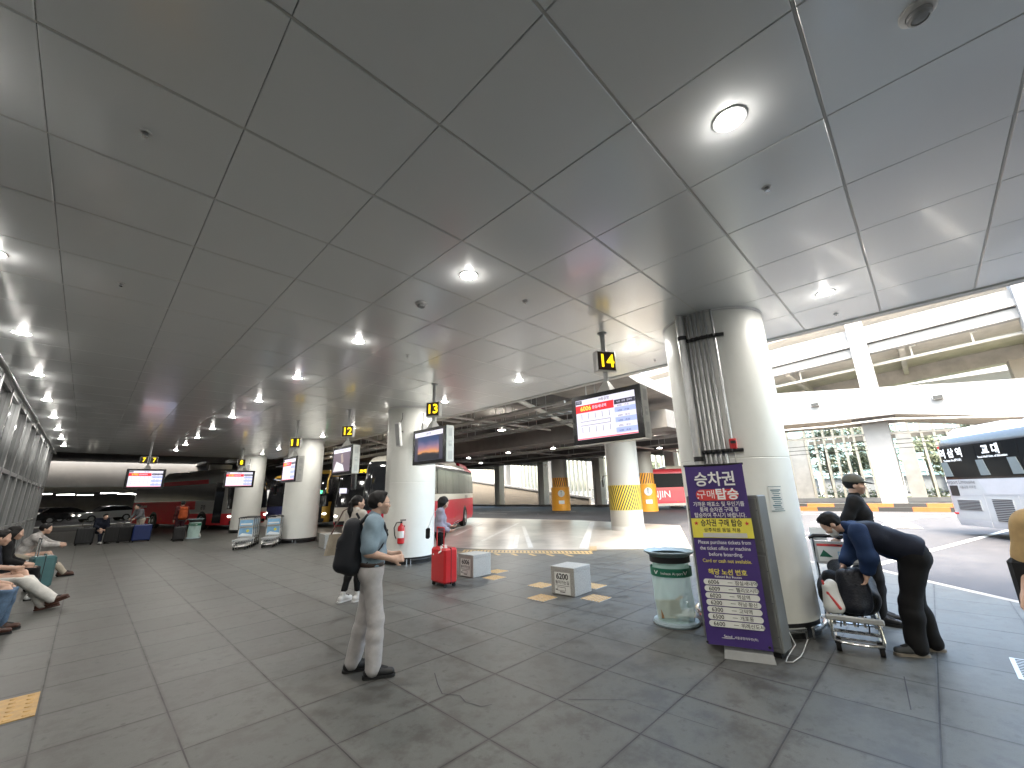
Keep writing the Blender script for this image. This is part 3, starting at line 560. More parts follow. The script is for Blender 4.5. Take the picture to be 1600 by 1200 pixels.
def shrub(x, y, h, label, seed):
    rg = random.Random(seed); t = E('shrub', label, 'shrub', (x,y,0), 0, 'low shrubs beyond the fins'); q = MB(); q.tube([(0,0,0),(.1,0,h*.6)],[.06,.02],5); q.build('stem','bark',t); q = MB()
    for k in range(420):
        d = Vector((rg.gauss(0,.5),rg.gauss(0,.75),abs(rg.gauss(0,.5)))); p = d*h*.7+Vector((0,0,.1)); n_ = Vector((rg.gauss(0,1),rg.gauss(0,1),rg.gauss(0,1))).normalized(); u = n_.orthogonal().normalized()*rg.uniform(.06,.13); v_ = n_.cross(u)
        q.add([tuple(p-u),tuple(p+v_*.7),tuple(p+u),tuple(p-v_*.7)],[(0,1,2,3)],int(rg.random() < .5))
    q.build('foliage',['leaf','leaf2'],t,0)
for i, (x, y, h) in enumerate([(55,7.2,1.9),(54,5.8,1.0),(54,4.2,.9),(55,-.2,1.1),(55,-2.8,1.0),(55,11,1.6)]): shrub(x,y,h,'leafy shrub beyond the fins, '+['bright tall one by the pillar','low one left of the man in the cap','low one behind the man in the cap','low one right of the white column','low one behind the limousine coach','one hidden by the pillar'][i],i)

# far left: road under a white beam, parked cars, light strips
wb = E('road_bridge', 'broad pale bridge beam crossing the dim road at far left', 'bridge', (0,0,0))
MB().box(-2,56,4.75,46,1.4,3.1).build('parapet','wconc',wb); MB().box(-2,56.2,3.0,46,1.6,.5).build('girder','tan',wb); MB().box(-2,75,3.3,46,38,.3).build('deck','slab',wb)
tb('overhang', 'dark deep soffit over the road at far left, with an added light blocking side wall', 'roof', [(-12,34.9,5.0,39,14.8,.4),(-12,48.5,5.7,39,12.4,.5),(-12,27.9,4.5,39,.5,.6),(-12,36,4.7,39,.6,.2),(-26,40,2.5,1,50,5)], 'beam')  # soffit enlarged and unseen side wall added to hold back sky light
for i in range(9):
    t = E('strip_light', 'long fluorescent strip glowing under the pale bridge at far left', 'strip light', (-3.2+i*1.6-.1*(i % 3),62+i % 3*5,2.75), 0, 'strip lights under the bridge'); MB().box(0,0,.06,1.4,.2,.08).build('housing','white',t); MB().box(0,0,.0,1.34,.14,.05).build('tube','tube',t)
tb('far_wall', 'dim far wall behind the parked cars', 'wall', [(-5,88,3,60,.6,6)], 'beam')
struct('pavement', MB().box(-2,49.5,-.01,30,1.6,.12), 'concrete')
# ---------------------------------------------------------------- platform signs
def monitor(t, T, wd, h, content, depth=.2, two=True, bus=True):
    q = MB(T); q.box(0,0,0,wd,h,depth,0,.012); q.build('housing','silver',t)
    q = MB(T); q.box(0,0,depth/2+.005,wd,h,.03,0,.008); q.build('bezel','bezel',t)
    if bus:
        for s_ in (1,-1):
            S = T @ FACE((s_*(wd/2+.002),0,0),(0,0,-s_),(0,1,0)); q = MB(S); q.box(0,0,-.002,.12,.66,.004,1)
            q.box(0,.0,.001,.075,.09,.002,0,0); q.box(0,.012,.003,.055,.035,.002,1); q.box(0,-.05,.001,.06,.012,.002); q.box(0,.055,.001,.085,.008,.002)
            for dx in (-.03,0,.03):
                for dy in (.23,-.23): q.box(dx,dy,.001,.018,.16,.002)
            q.build('bus_symbol',['grey','silver'],t)
    S = T @ TR(0,0,depth/2+.021); sw, sh = wd-.17, h-.14
    q = MB(S); MATL = ['scr','red_s','blue_s','dk_s','yel_s']
    if content[0] == 'route':
        q.box(0,0,0,sw,sh,.002,0); y0 = sh/2
        q.box(-sw*.17,y0-sh*.235,.002,sw*.66,sh*.19,.002,1); q.box(sw*.335,y0-sh*.21,.002,sw*.33,sh*.11,.002,3)
        for k in range(3): q.box(sw*.335,y0-sh*(.395+.24*k),.002,sw*.33,sh*.12,.002,2)
        q.box(-sw*.44,y0-sh*.06,.002,sw*.11,sh*.09,.002,3); q.box(0,-sh/2+.01,.002,sw,.012,.002,1)
        q.text(content[1],sh*.085,3,TR(0,y0-sh*.065,.003),.01); q.text(content[2],sh*.16,4,TR(-sw*.32,y0-sh*.235,.006),.015); q.text('잠실새내역',sh*.09,0,TR(-sw*.08,y0-sh*.235,.006),.01)
        q.text('17:21',sh*.06,0,TR(-sw*.44,y0-sh*.06,.005),.01)
        q.text('노선   시각   잔여석',sh*.05,0,TR(sw*.335,y0-sh*.21,.005),.005)
        for k, s_ in enumerate(('6006   17:35','6200   17:50','6009   18:10','6300   18:20','6006   18:35','6500   18:45')): q.text(s_,sh*.06,3,TR(sw*.31,y0-sh*(.305+.118*k),.005))
        for z_ in (-.02,.075): q.box(-sw*.17,-sh*z_-sh*.08,.002,sw*.52,.006,.002,3)
        q.box(sw*.09,-sh*.11,.002,.006,sh*.1,.002,3)
        for k in range(5):
            q.box(-sw*.4+k*sw*.12,sh*.07,.002,.006,sh*.14,.002,3,0,TR(0,0,0)); q.box(-sw*.4+k*sw*.12,-sh*.27,.002,.006,sh*.14,.002,3)
    else:
        q.box(0,0,0,sw,sh,.002,3); q.box(0,sh*.42,.002,sw,sh*.16,.002,0); q.text(content[1],sh*.09,3,TR(0,sh*.42,.004),.01)
    q.build('screen',MATL,t)
    if content[0] == 'sunset':
        m = bpy.data.materials.get('screen_sunset')
        if not m:
            m = bpy.data.materials.new('screen_sunset'); m.use_nodes = True; n, l = m.node_tree.nodes, m.node_tree.links; b = n['Principled BSDF']
            tc = n.new('ShaderNodeTexCoord'); sx = n.new('ShaderNodeSeparateXYZ'); l.new(tc.outputs['Generated'], sx.inputs[0]); nz = n.new('ShaderNodeTexNoise'); nz.inputs['Scale'].default_value = 4; l.new(tc.outputs['Generated'], nz.inputs['Vector'])
            ad = n.new('ShaderNodeMath'); ad.operation = 'MULTIPLY_ADD'; ad.inputs[1].default_value = .3; l.new(nz.outputs['Fac'], ad.inputs[0]); l.new(sx.outputs[2], ad.inputs[2])
            r = n.new('ShaderNodeValToRGB'); e = r.color_ramp.elements; e[0].position = .34; e[0].color = (.01,.012,.02,1); e[1].position = 1.0; e[1].color = (.03,.06,.16,1)
            for p_, c_ in ((.42,(.05,.03,.03,1)),(.47,(.7,.3,.1,1)),(.6,(.45,.2,.2,1)),(.8,(.16,.13,.24,1))): z_ = e.new(p_); z_.color = c_
            l.new(ad.outputs[0], r.inputs[0]); l.new(r.outputs[0], b.inputs['Emission Color']); b.inputs['Emission Strength'].default_value = .085; b.inputs['Base Color'].default_value = (0,0,0,1)
        q = MB(S); q.box(0,-.08*sh,.003,sw*.76,sh*.8,.002); q.build('picture',m,t)
    elif content[0] == 'photo':
        q = MB(S); q.box(0,-.08*sh,.003,sw,sh*.84,.002,0); q.hull([(-sw*.48,-sh*.46,.005),(-sw*.3,-sh*.02,.005),(sw*.1,-sh*.2,.005),(sw*.2,-sh*.46,.005),(0,-.4*sh,.007)],1); q.box(sw*.05,.06*sh,.005,sw*.12,sh*.4,.002,2,0,TR(rz=18)); q.build('picture',[emis('screen_mauve',(.1,.075,.1),.1),emis('screen_pale',(.5,.5,.52),.1),emis('screen_tan',(.25,.2,.18),.1)],t)
def numbox(t, T, num, s=.32, d=.13):
    q = MB(T); q.box(0,0,0,s,s,d,0,.012); q.build('number_box','silver',t)
    for sg in (1,-1):
        S = T @ TR(rx=0, ry=0 if sg > 0 else 180) @ TR(0,0,d/2+.002); q = MB(S); q.box(0,0,0,s*.88,s*.88,.003,0); q.text(num,s*.86,1,TR(0,-.005,.004),.022,-s*(.66 if len(num) > 1 else .36)); q.build('number_face',['ledbg','led'],t)
SG = {'7':('route','7승강장','6703'),'8':('route','8승강장','6100'),'11':('route','11승강장','6300'),'12':('photo','12승강장',''),'13':('sunset','13승강장',''),'14':('route','14승강장','6006')}
def psign(num, x, y, face, boxface, label, wd=1.16, h=.74, cz=2.68, bz=3.52, twin=False):
    t = E('platform_sign', label, 'sign', (x,y,0), 0, 'hanging platform number signs with screens')
    q = MB(); q.cyl((0,0,cz+.2),(0,0,CZ),.035,n=14); q.lathe([(.07,CZ),(.07,CZ-.015),(.036,CZ-.02)],18); q.build('pole','grey',t)
    nv = lambda a: FACE((0,0,0),(-math.sin(R(a)),math.cos(R(a)),0))      # face whose normal points to azimuth a
    q = MB(); q.hull([(sx*w_,sy*w_,z) for sx in (-1,1) for sy in (-1,1) for w_, z in ((.035,cz+h/2+.16),(.11,cz+h/2))]); q.build('hanger','silver',t)
    monitor(t, TR(0,0,cz) @ nv(face), wd, h, SG[num])
    if twin:
        for s_, a in ((-.13,boxface-24),(.13,boxface+24)): numbox(t, TR(s_,-.02,bz) @ nv(a), num, .27, .1)
    else: numbox(t, TR(0,0,bz) @ nv(boxface), num)
psign('14',5.2,3.13,180,240,'sign 14 with a lit red and white route screen, left of the near pillar')
psign('13',4.96,7.25,181,208,'sign 13 with a sunset picture on its screen, beside the second column',cz=2.64,bz=3.42)
psign('12',4.74,10.98,181,224,'sign 12 with a dark photograph on its screen',cz=2.6,bz=3.38)
psign('11',4.24,13.52,183,231,'sign 11 with a narrow looking lit route screen before the third column',cz=2.5,bz=3.3,wd=1.05)
psign('8',4.76,22.3,-101,-100,'sign 8 with a lit route screen facing the camera',cz=2.58,bz=3.32)
psign('7',1.48,21.6,-94,-92,'double sign 7 with a lit route screen, leftmost sign',cz=2.55,bz=3.27,twin=True)
po = E('sign_pole', 'slim steel pole beside sign 8', 'pole', (4.95,23.0,0)); MB().cyl((0,0,2.9),(0,0,CZ),.04,n=10).build('pole','grey',po)
for (x, y, az, l_) in ((5.62,9.68,210,'left side of the second column'),(6.05,9.38,255,'right side of the second column'),(5.9,25.85,250,'column behind sign 8')):
    t = E('speaker', 'slim grey column loudspeaker on the '+l_, 'loudspeaker', (x,y,3.2), az, 'wall loudspeakers on the columns'); MB(TR(.16,0,0,ry=12)).box(0,0,0,.11,.15,.62,0,.02).build('cabinet','white',t); MB(TR(.16,0,0,ry=12)).box(.057,0,0,.004,.11,.56).build('grille','grey',t); MB().tube([(.1,0,.1),(0,0,.1),(-.08,0,.1)],.02,6).tube([(.1,0,.28),(.02,.02,.45),(.02,.02,.6)],.01,5).build('bracket','dark',t)

fe = E('fire_extinguisher', 'small red fire extinguisher hung on the white column by the standing man', 'extinguisher', (5.66,9.58,.5), 0)
q = MB(); q.lathe([(0,0),(.07,.0),(.085,.02),(.085,.36),(.075,.41),(.03,.45),(.03,.48),(0,.48)],24); q.build('cylinder','red',fe)
q = MB(); q.cyl((0,0,.47),(0,0,.53),.025,n=10); q.box(.05,-.05,.56,.14,.03,.025,0,0,TR(rz=-40)); q.tube([(-.02,.02,.51),(-.1,.06,.5),(-.15,.08,.38),(-.13,.07,.2),(-.1,.05,.12)],.014,8); q.build('valve_and_hose','dark',fe)
q = MB(); q.lathe([(.0865,.14),(.0865,.3)],16,0,None,150,300); q.build('label_sheet','paper',fe); MB().box(.1,.07,.4,.12,.12,.04).build('hook','dark',fe)

# ---------------------------------------------------------------- banner
bn = E('banner', 'tall purple ticket notice banner with a yellow strip standing before the near pillar', 'banner', (4.87,1.7,0))
A, B_ = Vector((4.765-4.87,1.955-1.7,0)), Vector((4.955-4.87,1.405-1.7,0)); rt = (B_-A).normalized(); W_ = .585; nrm = rt.cross(Vector((0,0,1)))
up = (Vector((0,0,1))-nrm*.02).normalized(); FB = FACE(((A+B_)/2+Vector((0,0,.09))),rt,up)
H_ = 1.8
q = MB(FB); n_ = 18
vs = []; fs = []
for i in range(n_+1):
    for j in range(5):
        x = -W_/2+W_*j/4; y = H_*i/n_; vs.append((x,y,.006*math.sin(y*3+x*2)+(.012*(abs(x)/.3)**3 if i in (0,n_) else 0)))
for i in range(n_):
    for j in range(4): k = i*5+j; fs.append((k,k+1,k+6,k+5))
q.add(vs+[(p[0],p[1],p[2]-.003) for p in vs], fs+[tuple(x_+len(vs) for x_ in f[::-1]) for f in fs]); q.build('sheet','purple',bn)
q = MB(FB); q.cyl((-W_/2-.01,H_,-.004),(W_/2+.01,H_,-.004),.012,n=10); q.cyl((0,0,-.03),(0,H_,-.03),.012,n=8); q.cyl((-W_/2,.02,.004),(-W_/2+.001,.02,.012),.012,n=8); q.cyl((W_/2-.03,.03,.005),(W_/2-.029,.03,.016),.014,n=8); q.build('frame','dark',bn)
q = MB(FB); q.hull([(x,-.09,z) for x in (-.15,W_/2) for z in (-.2,.09)]+[(x,-.02,z) for x in (-.14,W_/2-.01) for z in (-.16,.05)]); q.build('foot','cabg',bn)
FT = FB @ TR(0,0,.017); MLT = ['wink','rink','yink','ink','ybanner','paper','greyp']
q = MB(FT)
q.box(0,1.13,-.003,W_,.2,.002,4); q.box(.02,1.058,.0,.42,.045,.001,6)
q.prism([(x*1,y+1.475) for x, y in clamp_poly(0,0,.42,.12,.059)],-.003,-.001,1)
q.text('승차권',.165,0,TR(0,1.635,0),.022,-.4); q.text('구매',.1,0,TR(-.105,1.475,.001),.0); q.text('탑승',.125,0,TR(.1,1.475,.001),.03); q.text(':',.12,0,TR(-.19,1.475,.001),.01)
for k, s_ in enumerate(('가까운 매표소 및 무인기를','통해 승차권 구매 후','탑승하여 주시기 바랍니다.')): q.text(s_,.056,0,TR(0,1.375-k*.058,0),.008,.5 if k != 1 else .38)
q.text('승차권 구매 탑승',.078,3,TR(0,1.178,0),.022,.4); q.text('상주직원 동일 적용',.045,3,TR(0,1.108,0),.01)
for s_ in (-1,1):
    q.prism([((.024 if k % 2 == 0 else .01)*math.sin(k*math.pi/5)+s_*.245,(.024 if k % 2 == 0 else .01)*math.cos(k*math.pi/5)+1.178) for k in range(10)][::-1],0,.001,1)
for k, s_ in enumerate(('Please purchase tickets from','the ticket office or machine','before boarding.')): q.text(s_,.052,0,TR(0,.985-k*.06,0),.002,(.5,.48,.32)[k])
q.text('Card or cash not available.',.05,2,TR(0,.80,0),.004,.46)
q.text('해당 노선 번호',.06,2,TR(-.01,.69,0),.02); q.text('Related Bus Routes',.032,0,TR(-.01,.647,0),.005)
for k, (a, b2) in enumerate((('6006','잠실새내역'),('6009','헬리오시티'),('6020','역삼역'),('6200','하남·황산'),('6300','고덕역'),('6500','개포동'),('6600','위례신도시'))):
    y = .593-k*.0655; q.prism(clamp_poly(0,y,.5,.056,.0275),-.003,-.001,5); q.text(a,.054,3,TR(-.155,y-.002,.001),.012); q.box(.0,y,.0,.045,.004,.001,3); q.text(b2,.045,3,TR(.045,y-.002,.001),.006,None,-1)
q.text('서울공항리무진(주)',.026,0,TR(.07,.085,0),.003); q.text('Seoul',.034,0,TR(-.09,.09,0),.004); q.tube([(-.15,.075,.001),(-.09,.072,.001),(-.03,.078,.001)],.002,4,0)
q.build('lettering',MLT,bn)
cbw = E('power_cable', 'loose white cable looping out behind the banner foot', 'cable', (0,0,0)); MB().tube([(5.3,1.33,.2),(5.25,1.28,.1),(5.1,1.33,.02),(4.98,1.32,.012),(5.02,1.27,.012),(5.2,1.24,.02),(5.35,1.25,.012),(5.5,1.22,.1)],.0042,6).build('cable','greyp',cbw)

# ---------------------------------------------------------------- bins, granite blocks
def bin_(x, y, label, cb=True):
    t = E('litter_bin', label, 'bin', (x,y,0), 0, 'clear bag bins on the platform'); r = .235
    bg_ = bpy.data.materials.get('clear_bag')
    if not bg_:
        bg_ = mat('clear_bag',(.55,.8,.76),.3,0,0,spec=.4); b = bg_.node_tree.nodes['Principled BSDF']; b.inputs['Alpha'].default_value = .46; b.inputs['Base Color'].default_value = (.75,1,.95,1)
    q = MB(); n, m_ = 40, 14; vs = []; fs = []; rg = random.Random(5)
    for j in range(m_+1):
        for i in range(n):
            a = 2*math.pi*i/n; z = .05+.74*j/m_; rr = r*(.93+.05*math.sin(z*4))+.011*math.sin(5*a+z*9)*math.sin(j/m_*3.1)+.006*math.sin(11*a-z*15); vs.append((rr*math.cos(a),rr*math.sin(a),z))
    for j in range(m_): fs += [(j*n+i,j*n+(i+1) % n,(j+1)*n+(i+1) % n,(j+1)*n+i) for i in range(n)]
    q.add(vs,fs).build('bag',bg_,t,80)
    MB().lathe([(.0,.0),(.27,.0),(.28,.02),(.27,.045),(.22,.05),(0,.05)],40).build('base','rimblue',t)
    MB().lathe([(.215,.80),(.235,.80),(.31,.845),(.315,.86),(.305,.865),(.24,.83),(.215,.83)],44).build('rim','rimblue',t)
    MB().lathe([(.247,.73),(.25,.73),(.25,.8),(.24,.8)],40).build('black_collar','dark',t)
    MB().lathe([(.251,.57),(.253,.57),(.253,.67),(.251,.67)],44).build('band','gband',t)
    q = MB()
    for s_, a, sz in (('Incheon Airport',205,.042),):
        for k, ch in enumerate(s_):
            if ch != ' ': aa = a-28+k*4.2; q.text(ch,sz,0,FACE((.2555*math.cos(R(aa)),.2555*math.sin(R(aa)),.615),(-math.sin(R(aa)),math.cos(R(aa)),0)),.004)
    for a in (160,246):
        q.add([(.2555*math.cos(R(a+da)),.2555*math.sin(R(a+da)),z) for da, z in ((-7,.64),(-2,.60),(1,.6),(-4,.64))],[(0,1,2,3)]); q.add([(.2555*math.cos(R(a+da)),.2555*math.sin(R(a+da)),z) for da, z in ((8,.64),(1,.6),(-1,.6),(4,.64))],[(3,2,1,0)])
    q.build('lettering','wink',t)
    MB().tube([(r+.02,-.05,.2),(r+.05,-.06,.1),(r+.03,-.07,.03)],.02,8).build('bag_tail','white',t)
    return t
bt = bin_(5.52,2.62,'clear bag bin with a green band and a grey blue rim beside the purple banner')
cbx = E('cardboard_box', 'brown cardboard box thrown away inside the clear bin', 'box', (5.44,2.66,.06), 40); q = MB(TR(0,0,.0,ry=12)); q.box(0,0,.11,.2,.24,.2); q.quad((-.1,-.12,.21),(.1,-.12,.21),(.14,-.2,.26),(-.06,-.2,.24)); q.build('carton','cardb',cbx)
rb = E('crumpled_paper', 'crumpled pale wrapping in the bottom of the clear bin', 'litter', (5.58,2.5,.06)); q = MB(); rg = random.Random(2); q.hull([(rg.gauss(0,.06),rg.gauss(0,.06),abs(rg.gauss(.08,.05))) for _ in range(30)]); q.build('paper','paper',rb)
b2_ = dup(bt, (3.75,24.6,0), 30, 'dim bin with a greenish bag far off beside sign 8')
def block(x, y, rz, num, label, sx=.5, sy=.47, h=.43):
    t = E('granite_block', label, 'block', (x,y,0), rz, 'granite route blocks along the platform'); q = MB(); q.box(0,0,(h-.07)/2,sx,sy,h-.075,0,.004); q.box(0,0,h-.037,sx+.004,sy+.004,.07,0,.005); q.build('stone','granite',t)
    if num:
        F = FACE((-sx/2-.006,0,h/2-.035),(0,-1,0)); q = MB(F); q.box(0,0,0,.31,.33,.003,0); q.text(num,.12,1,TR(0,.1,.003),.03); q.text('돌아가는길',.062,1,TR(0,.01,.003),.012); q.box(0,-.035,.003,.28,.006,.001,1)
        q.box(-.02,-.085,.003,.16,.055,.001,1); q.box(-.02,-.085,.0045,.148,.043,.001,0); q.box(-.1,-.1,.003,.08,.016,.001,1); q.box(.0,-.13,.003,.1,.012,.001,1); q.build('poster',['paper','ink'],t)
    return t
block(6.02,4.64,3,'6200','grey granite block with a 6200 poster, nearest block')
block(6.02,7.17,2,'6006','grey granite block with a 6006 poster beside the red suitcase')
block(6.2,15.15,-8,'','plain pale granite block beside the third column',.55,.8,.45)

# ---------------------------------------------------------------- luggage
def case(name, label, x, y, rz, w_, d, h, m, handle=.38, ribs=6, group=None, tagm=False, hm=None):
    t = E(name, label, 'suitcase', (x,y,0), rz, group); q = MB(); z0 = .055
    q.box(0,0,z0+h/2,d,w_,h,0,.035)
    for k in range(ribs):
        yy = -w_/2+w_*(k+1)/(ribs+1)
        for s_ in (-1,1): q.box(s_*(d/2),yy,z0+h/2,.008,w_*.05,h*.8,0,.003)
    q.build('shell',m,t)
    MB().box(0,0,z0+h/2,.012,w_+.006,h+.006,0,.003).build('zip_band','dark',t)
    for sx in (-1,1):
        for sy in (-1,1):
            wq = MB(); wq.cyl((sx*(d/2-.05),sy*(w_/2-.05)-.02,.028),(sx*(d/2-.05),sy*(w_/2-.05)+.02,.028),.028,n=12); wq.box(sx*(d/2-.05),sy*(w_/2-.05),.055,.03,.05,.03); wq.build('wheel','rubber',t)
    if handle:
        q = MB(); q.tube([(-d*.3,-w_*.25,z0+h),(-d*.3,-w_*.25,z0+h+handle),(-d*.3,w_*.25,z0+h+handle),(-d*.3,w_*.25,z0+h)],.011,8); q.box(-d*.3,0,z0+h+handle,.03,w_*.5,.028,0,.008); q.build('pull_handle',hm or 'dark',t)
    MB().tube([(.02,-.08,z0+h),(.02,-.07,z0+h+.03),(.02,.07,z0+h+.03),(.02,.08,z0+h)],.011,8).build('grip',m,t)
    if tagm:
        q = MB(); q.hull([(x_,y_,z_) for x_, y_, z_ in ((-d*.3,-w_*.3,z0+h-.0),(-d*.3,-w_*.05,z0+h+.04),(-d/2-.02,-w_*.1,z0+h-.1),(-d/2-.02,-w_*.3,z0+h-.06))]); q.hull([(-d*.3,-w_*.25,z0+h+.02),(-d*.3,-w_*.1,z0+h+.06),(-d*.1,-w_*.3,z0+h+.05),(-d*.2,-w_*.4,z0+h-.03)]); q.build('airline_tag','paper',t)
        MB().box(-d/2-.002,w_*.3,z0+h*.8,.004,.03,.03).build('sticker','paper',t)
    return t
case('suitcase','bright red hard shell suitcase with raised handle and white tag',5.0,6.86,-4,.5,.29,.62,'red',.36,0,None,True,'red')
case('suitcase','teal hard shell suitcase with raised steel handle beside the seated people',-.43,13.2,12,.4,.34,.6,'teal',.34,5,None,False,'chrome')
case('suitcase','charcoal suitcase at far left, in front of the navy clad sitter',.2,25.8,85,.55,.3,.62,'dkcase',.3,5,'dark luggage row at far left',False,'chrome')
case('suitcase','black suitcase in the far luggage row, right of the navy clad sitter',1.05,25.6,80,.5,.35,.62,'dark',0,4,'dark luggage row at far left')
case('suitcase','dark brown black suitcase in the far luggage row, next to the blue one',1.45,25.5,88,.45,.35,.6,'blackc',.3,4,'dark luggage row at far left',False,'chrome')
case('suitcase','big royal blue suitcase in the far luggage row',1.98,25.3,86,.62,.4,.66,'bluecase',.3,0,None,False,'chrome')
case('suitcase','black suitcase wheeled by the walker in the orange backpack',3.1,23.7,80,.42,.28,.55,'dark',.25,4)

def cart(x, y, rz, label, ad='ad', n_ad=2):
    t = E('luggage_cart', label, 'luggage cart', (x,y,0), rz, 'airport luggage carts'); w_ = .235   # front = +x
    q = MB()
    for s_ in (-1,1):
        q.tube([(.46,s_*w_*.8,.3),(.5,s_*w_*.85,.14),(.52,s_*w_*.8,.11),(.3,s_*w_*.75,.1),(-.3,s_*w_*1.05,.12)],.015,8)
        q.tube([(-.47,s_*w_,.14),(-.44,s_*w_,.3),(-.36,s_*w_,.75),(-.34,s_*w_,1.0)],.019,8)
        q.tube([(.5,s_*w_*.85,.31),(-.44,s_*w_,.24)],.018,8)
    q.tube([(.52,-w_*.8,.11),(.56,-w_*.4,.105),(.56,w_*.4,.105),(.52,w_*.8,.11)],.015,8); q.tube([(.46,-w_*.8,.18),(.46,w_*.8,.18)],.01,6)
    for k in range(3): q.tube([(.45-.3*k,-w_*.8,.115),(.45-.3*k,w_*.8,.115)],.01,6)
    q.build('frame','chrome',t)
    q = MB(); q.box(.5,0,.315,.045,w_*2,.05,0,.01)
    for k in range(5): q.box(.0,-w_*.7+k*w_*.35,.285,.95,.025,.012,0,0,TR(ry=4))
    q.build('platform','grey',t)
    q = MB(); q.tube([(-.34,-w_-.03,1.0),(-.36,-w_*.9,1.03),(-.36,w_*.9,1.03),(-.34,w_+.03,1.0)],.021,8); q.build('push_bar','dark',t)
    for s_ in (-1,1):
        wq = MB(); wq.cyl((.46,s_*w_*.72-.02,.06),(.46,s_*w_*.72+.02,.06),.06,n=16); wq.box(.46,s_*w_*.72,.1,.05,.055,.06); wq.build('wheel','rubber',t)
        wq = MB(); wq.cyl((-.47,s_*w_-.022,.08),(-.47,s_*w_+.022,.08),.08,n=16); wq.build('wheel','rubber',t)
    T = FACE((-.33,0,.84),(0,1,0),(-.12,0,1)); q = MB(T); q.box(0,0,-.006,w_*1.9,.26,.012,3,.004)
    if ad == 'ad':
        q.box(0,0,.002,w_*1.7,.2,.004,0); q.box(0,.085,.004,w_*1.7,.028,.003,2); q.text('WELCOME TO',.026,1,TR(0,.085,.007),.004); 
        for k in range(3): q.box(.02+.07*k,-.02,.005,.05,.07,.003,4); q.box(.02+.07*k,-.02,.007,.034,.05,.002,0)
        q.hull([(-.19,-.05,.005),(-.14,.03,.005),(-.1,-.01,.005),(-.06,-.05,.005),(-.1,-.04,.007)],5)
    else:
        q.box(0,0,.002,w_*1.75,.2,.004,4); q.box(0,-.04,.005,w_*1.5,.05,.002,0)
    q.build('ad_board',['paper','ink','rink','grey','adblue','gband'],t)
    if n_ad > 1:
        T = FACE((-.36,0,.52),(0,1,0),(-.14,0,1)); q = MB(T); q.box(0,0,-.006,w_*2,.34,.012,0,.004); q.box(0,0,.002,w_*1.75,.28,.004,1); q.hull([(-.22,-.13,.005),(-.1,-.03,.005),(.05,-.07,.005),(.22,-.1,.005),(.22,-.13,.005),(0,-.1,.007)],2); q.sphere((.06,.04,.004),(.05,.05,.004),3,6); q.build('lower_board',['silver','adblue','adwhite','ybanner'],t)
    return t
cart(6.17,.9,189,'luggage cart loaded with dark bags, beside the near pillar',n_ad=1)
for k in range(4):
    cart(4.15+k*.13,17.7+k*.26,-112,['front cart of the left stack before the third column','second nested cart of the left stack','third nested cart of the left stack','rearmost nested cart of the left stack'][k],'b')
for k in range(3):
    cart(5.0+k*.13,17.55+k*.26,-114,['front cart of the right stack touching the third column','second nested cart of the right stack','rearmost nested cart of the right stack'][k],'b')
def bagmesh(name, label, cat, prims, m, loc, rz, h=.016, amp=.008, group=None):
    t = E(name, label, cat, loc, rz, group); o = sdf_mesh('cloth', prims, h, amp=amp, fr=19); o.data.materials.clear(); o.data.materials.append(M[m] if isinstance(m, str) else m); o.parent = t; return t
# ---------------------------------------------------------------- coaches
def outline(L, W, ins, fx, rr=.25, rf=.35, ns=18, nc=5):
    w_ = W/2-ins; p = []
    def arc(cx, cy, r, a0): return [(cx+r*math.cos(R(a0+90*i/nc)), cy+r*math.sin(R(a0+90*i/nc))) for i in range(nc+1)]
    xf, xr = fx-ins*.3, -L+ins*.4
    fl = arc(xf-rf, w_-rf, rf, 0); bl = arc(xr+rr, w_-rr, rr, 90); br = arc(xr+rr, -w_+rr, rr, 180); fr = arc(xf-rf, -w_+rf, rf, 270)
    lerp = lambda a, b: [(a[0]+(b[0]-a[0])*i/ns, a[1]+(b[1]-a[1])*i/ns) for i in range(1, ns)]
    p = fl+lerp(fl[-1], bl[0])+bl+lerp(bl[-1], br[0])[::4]+br+lerp(br[-1], fr[0])+fr+lerp(fr[-1], fl[0])[::3]
    return p
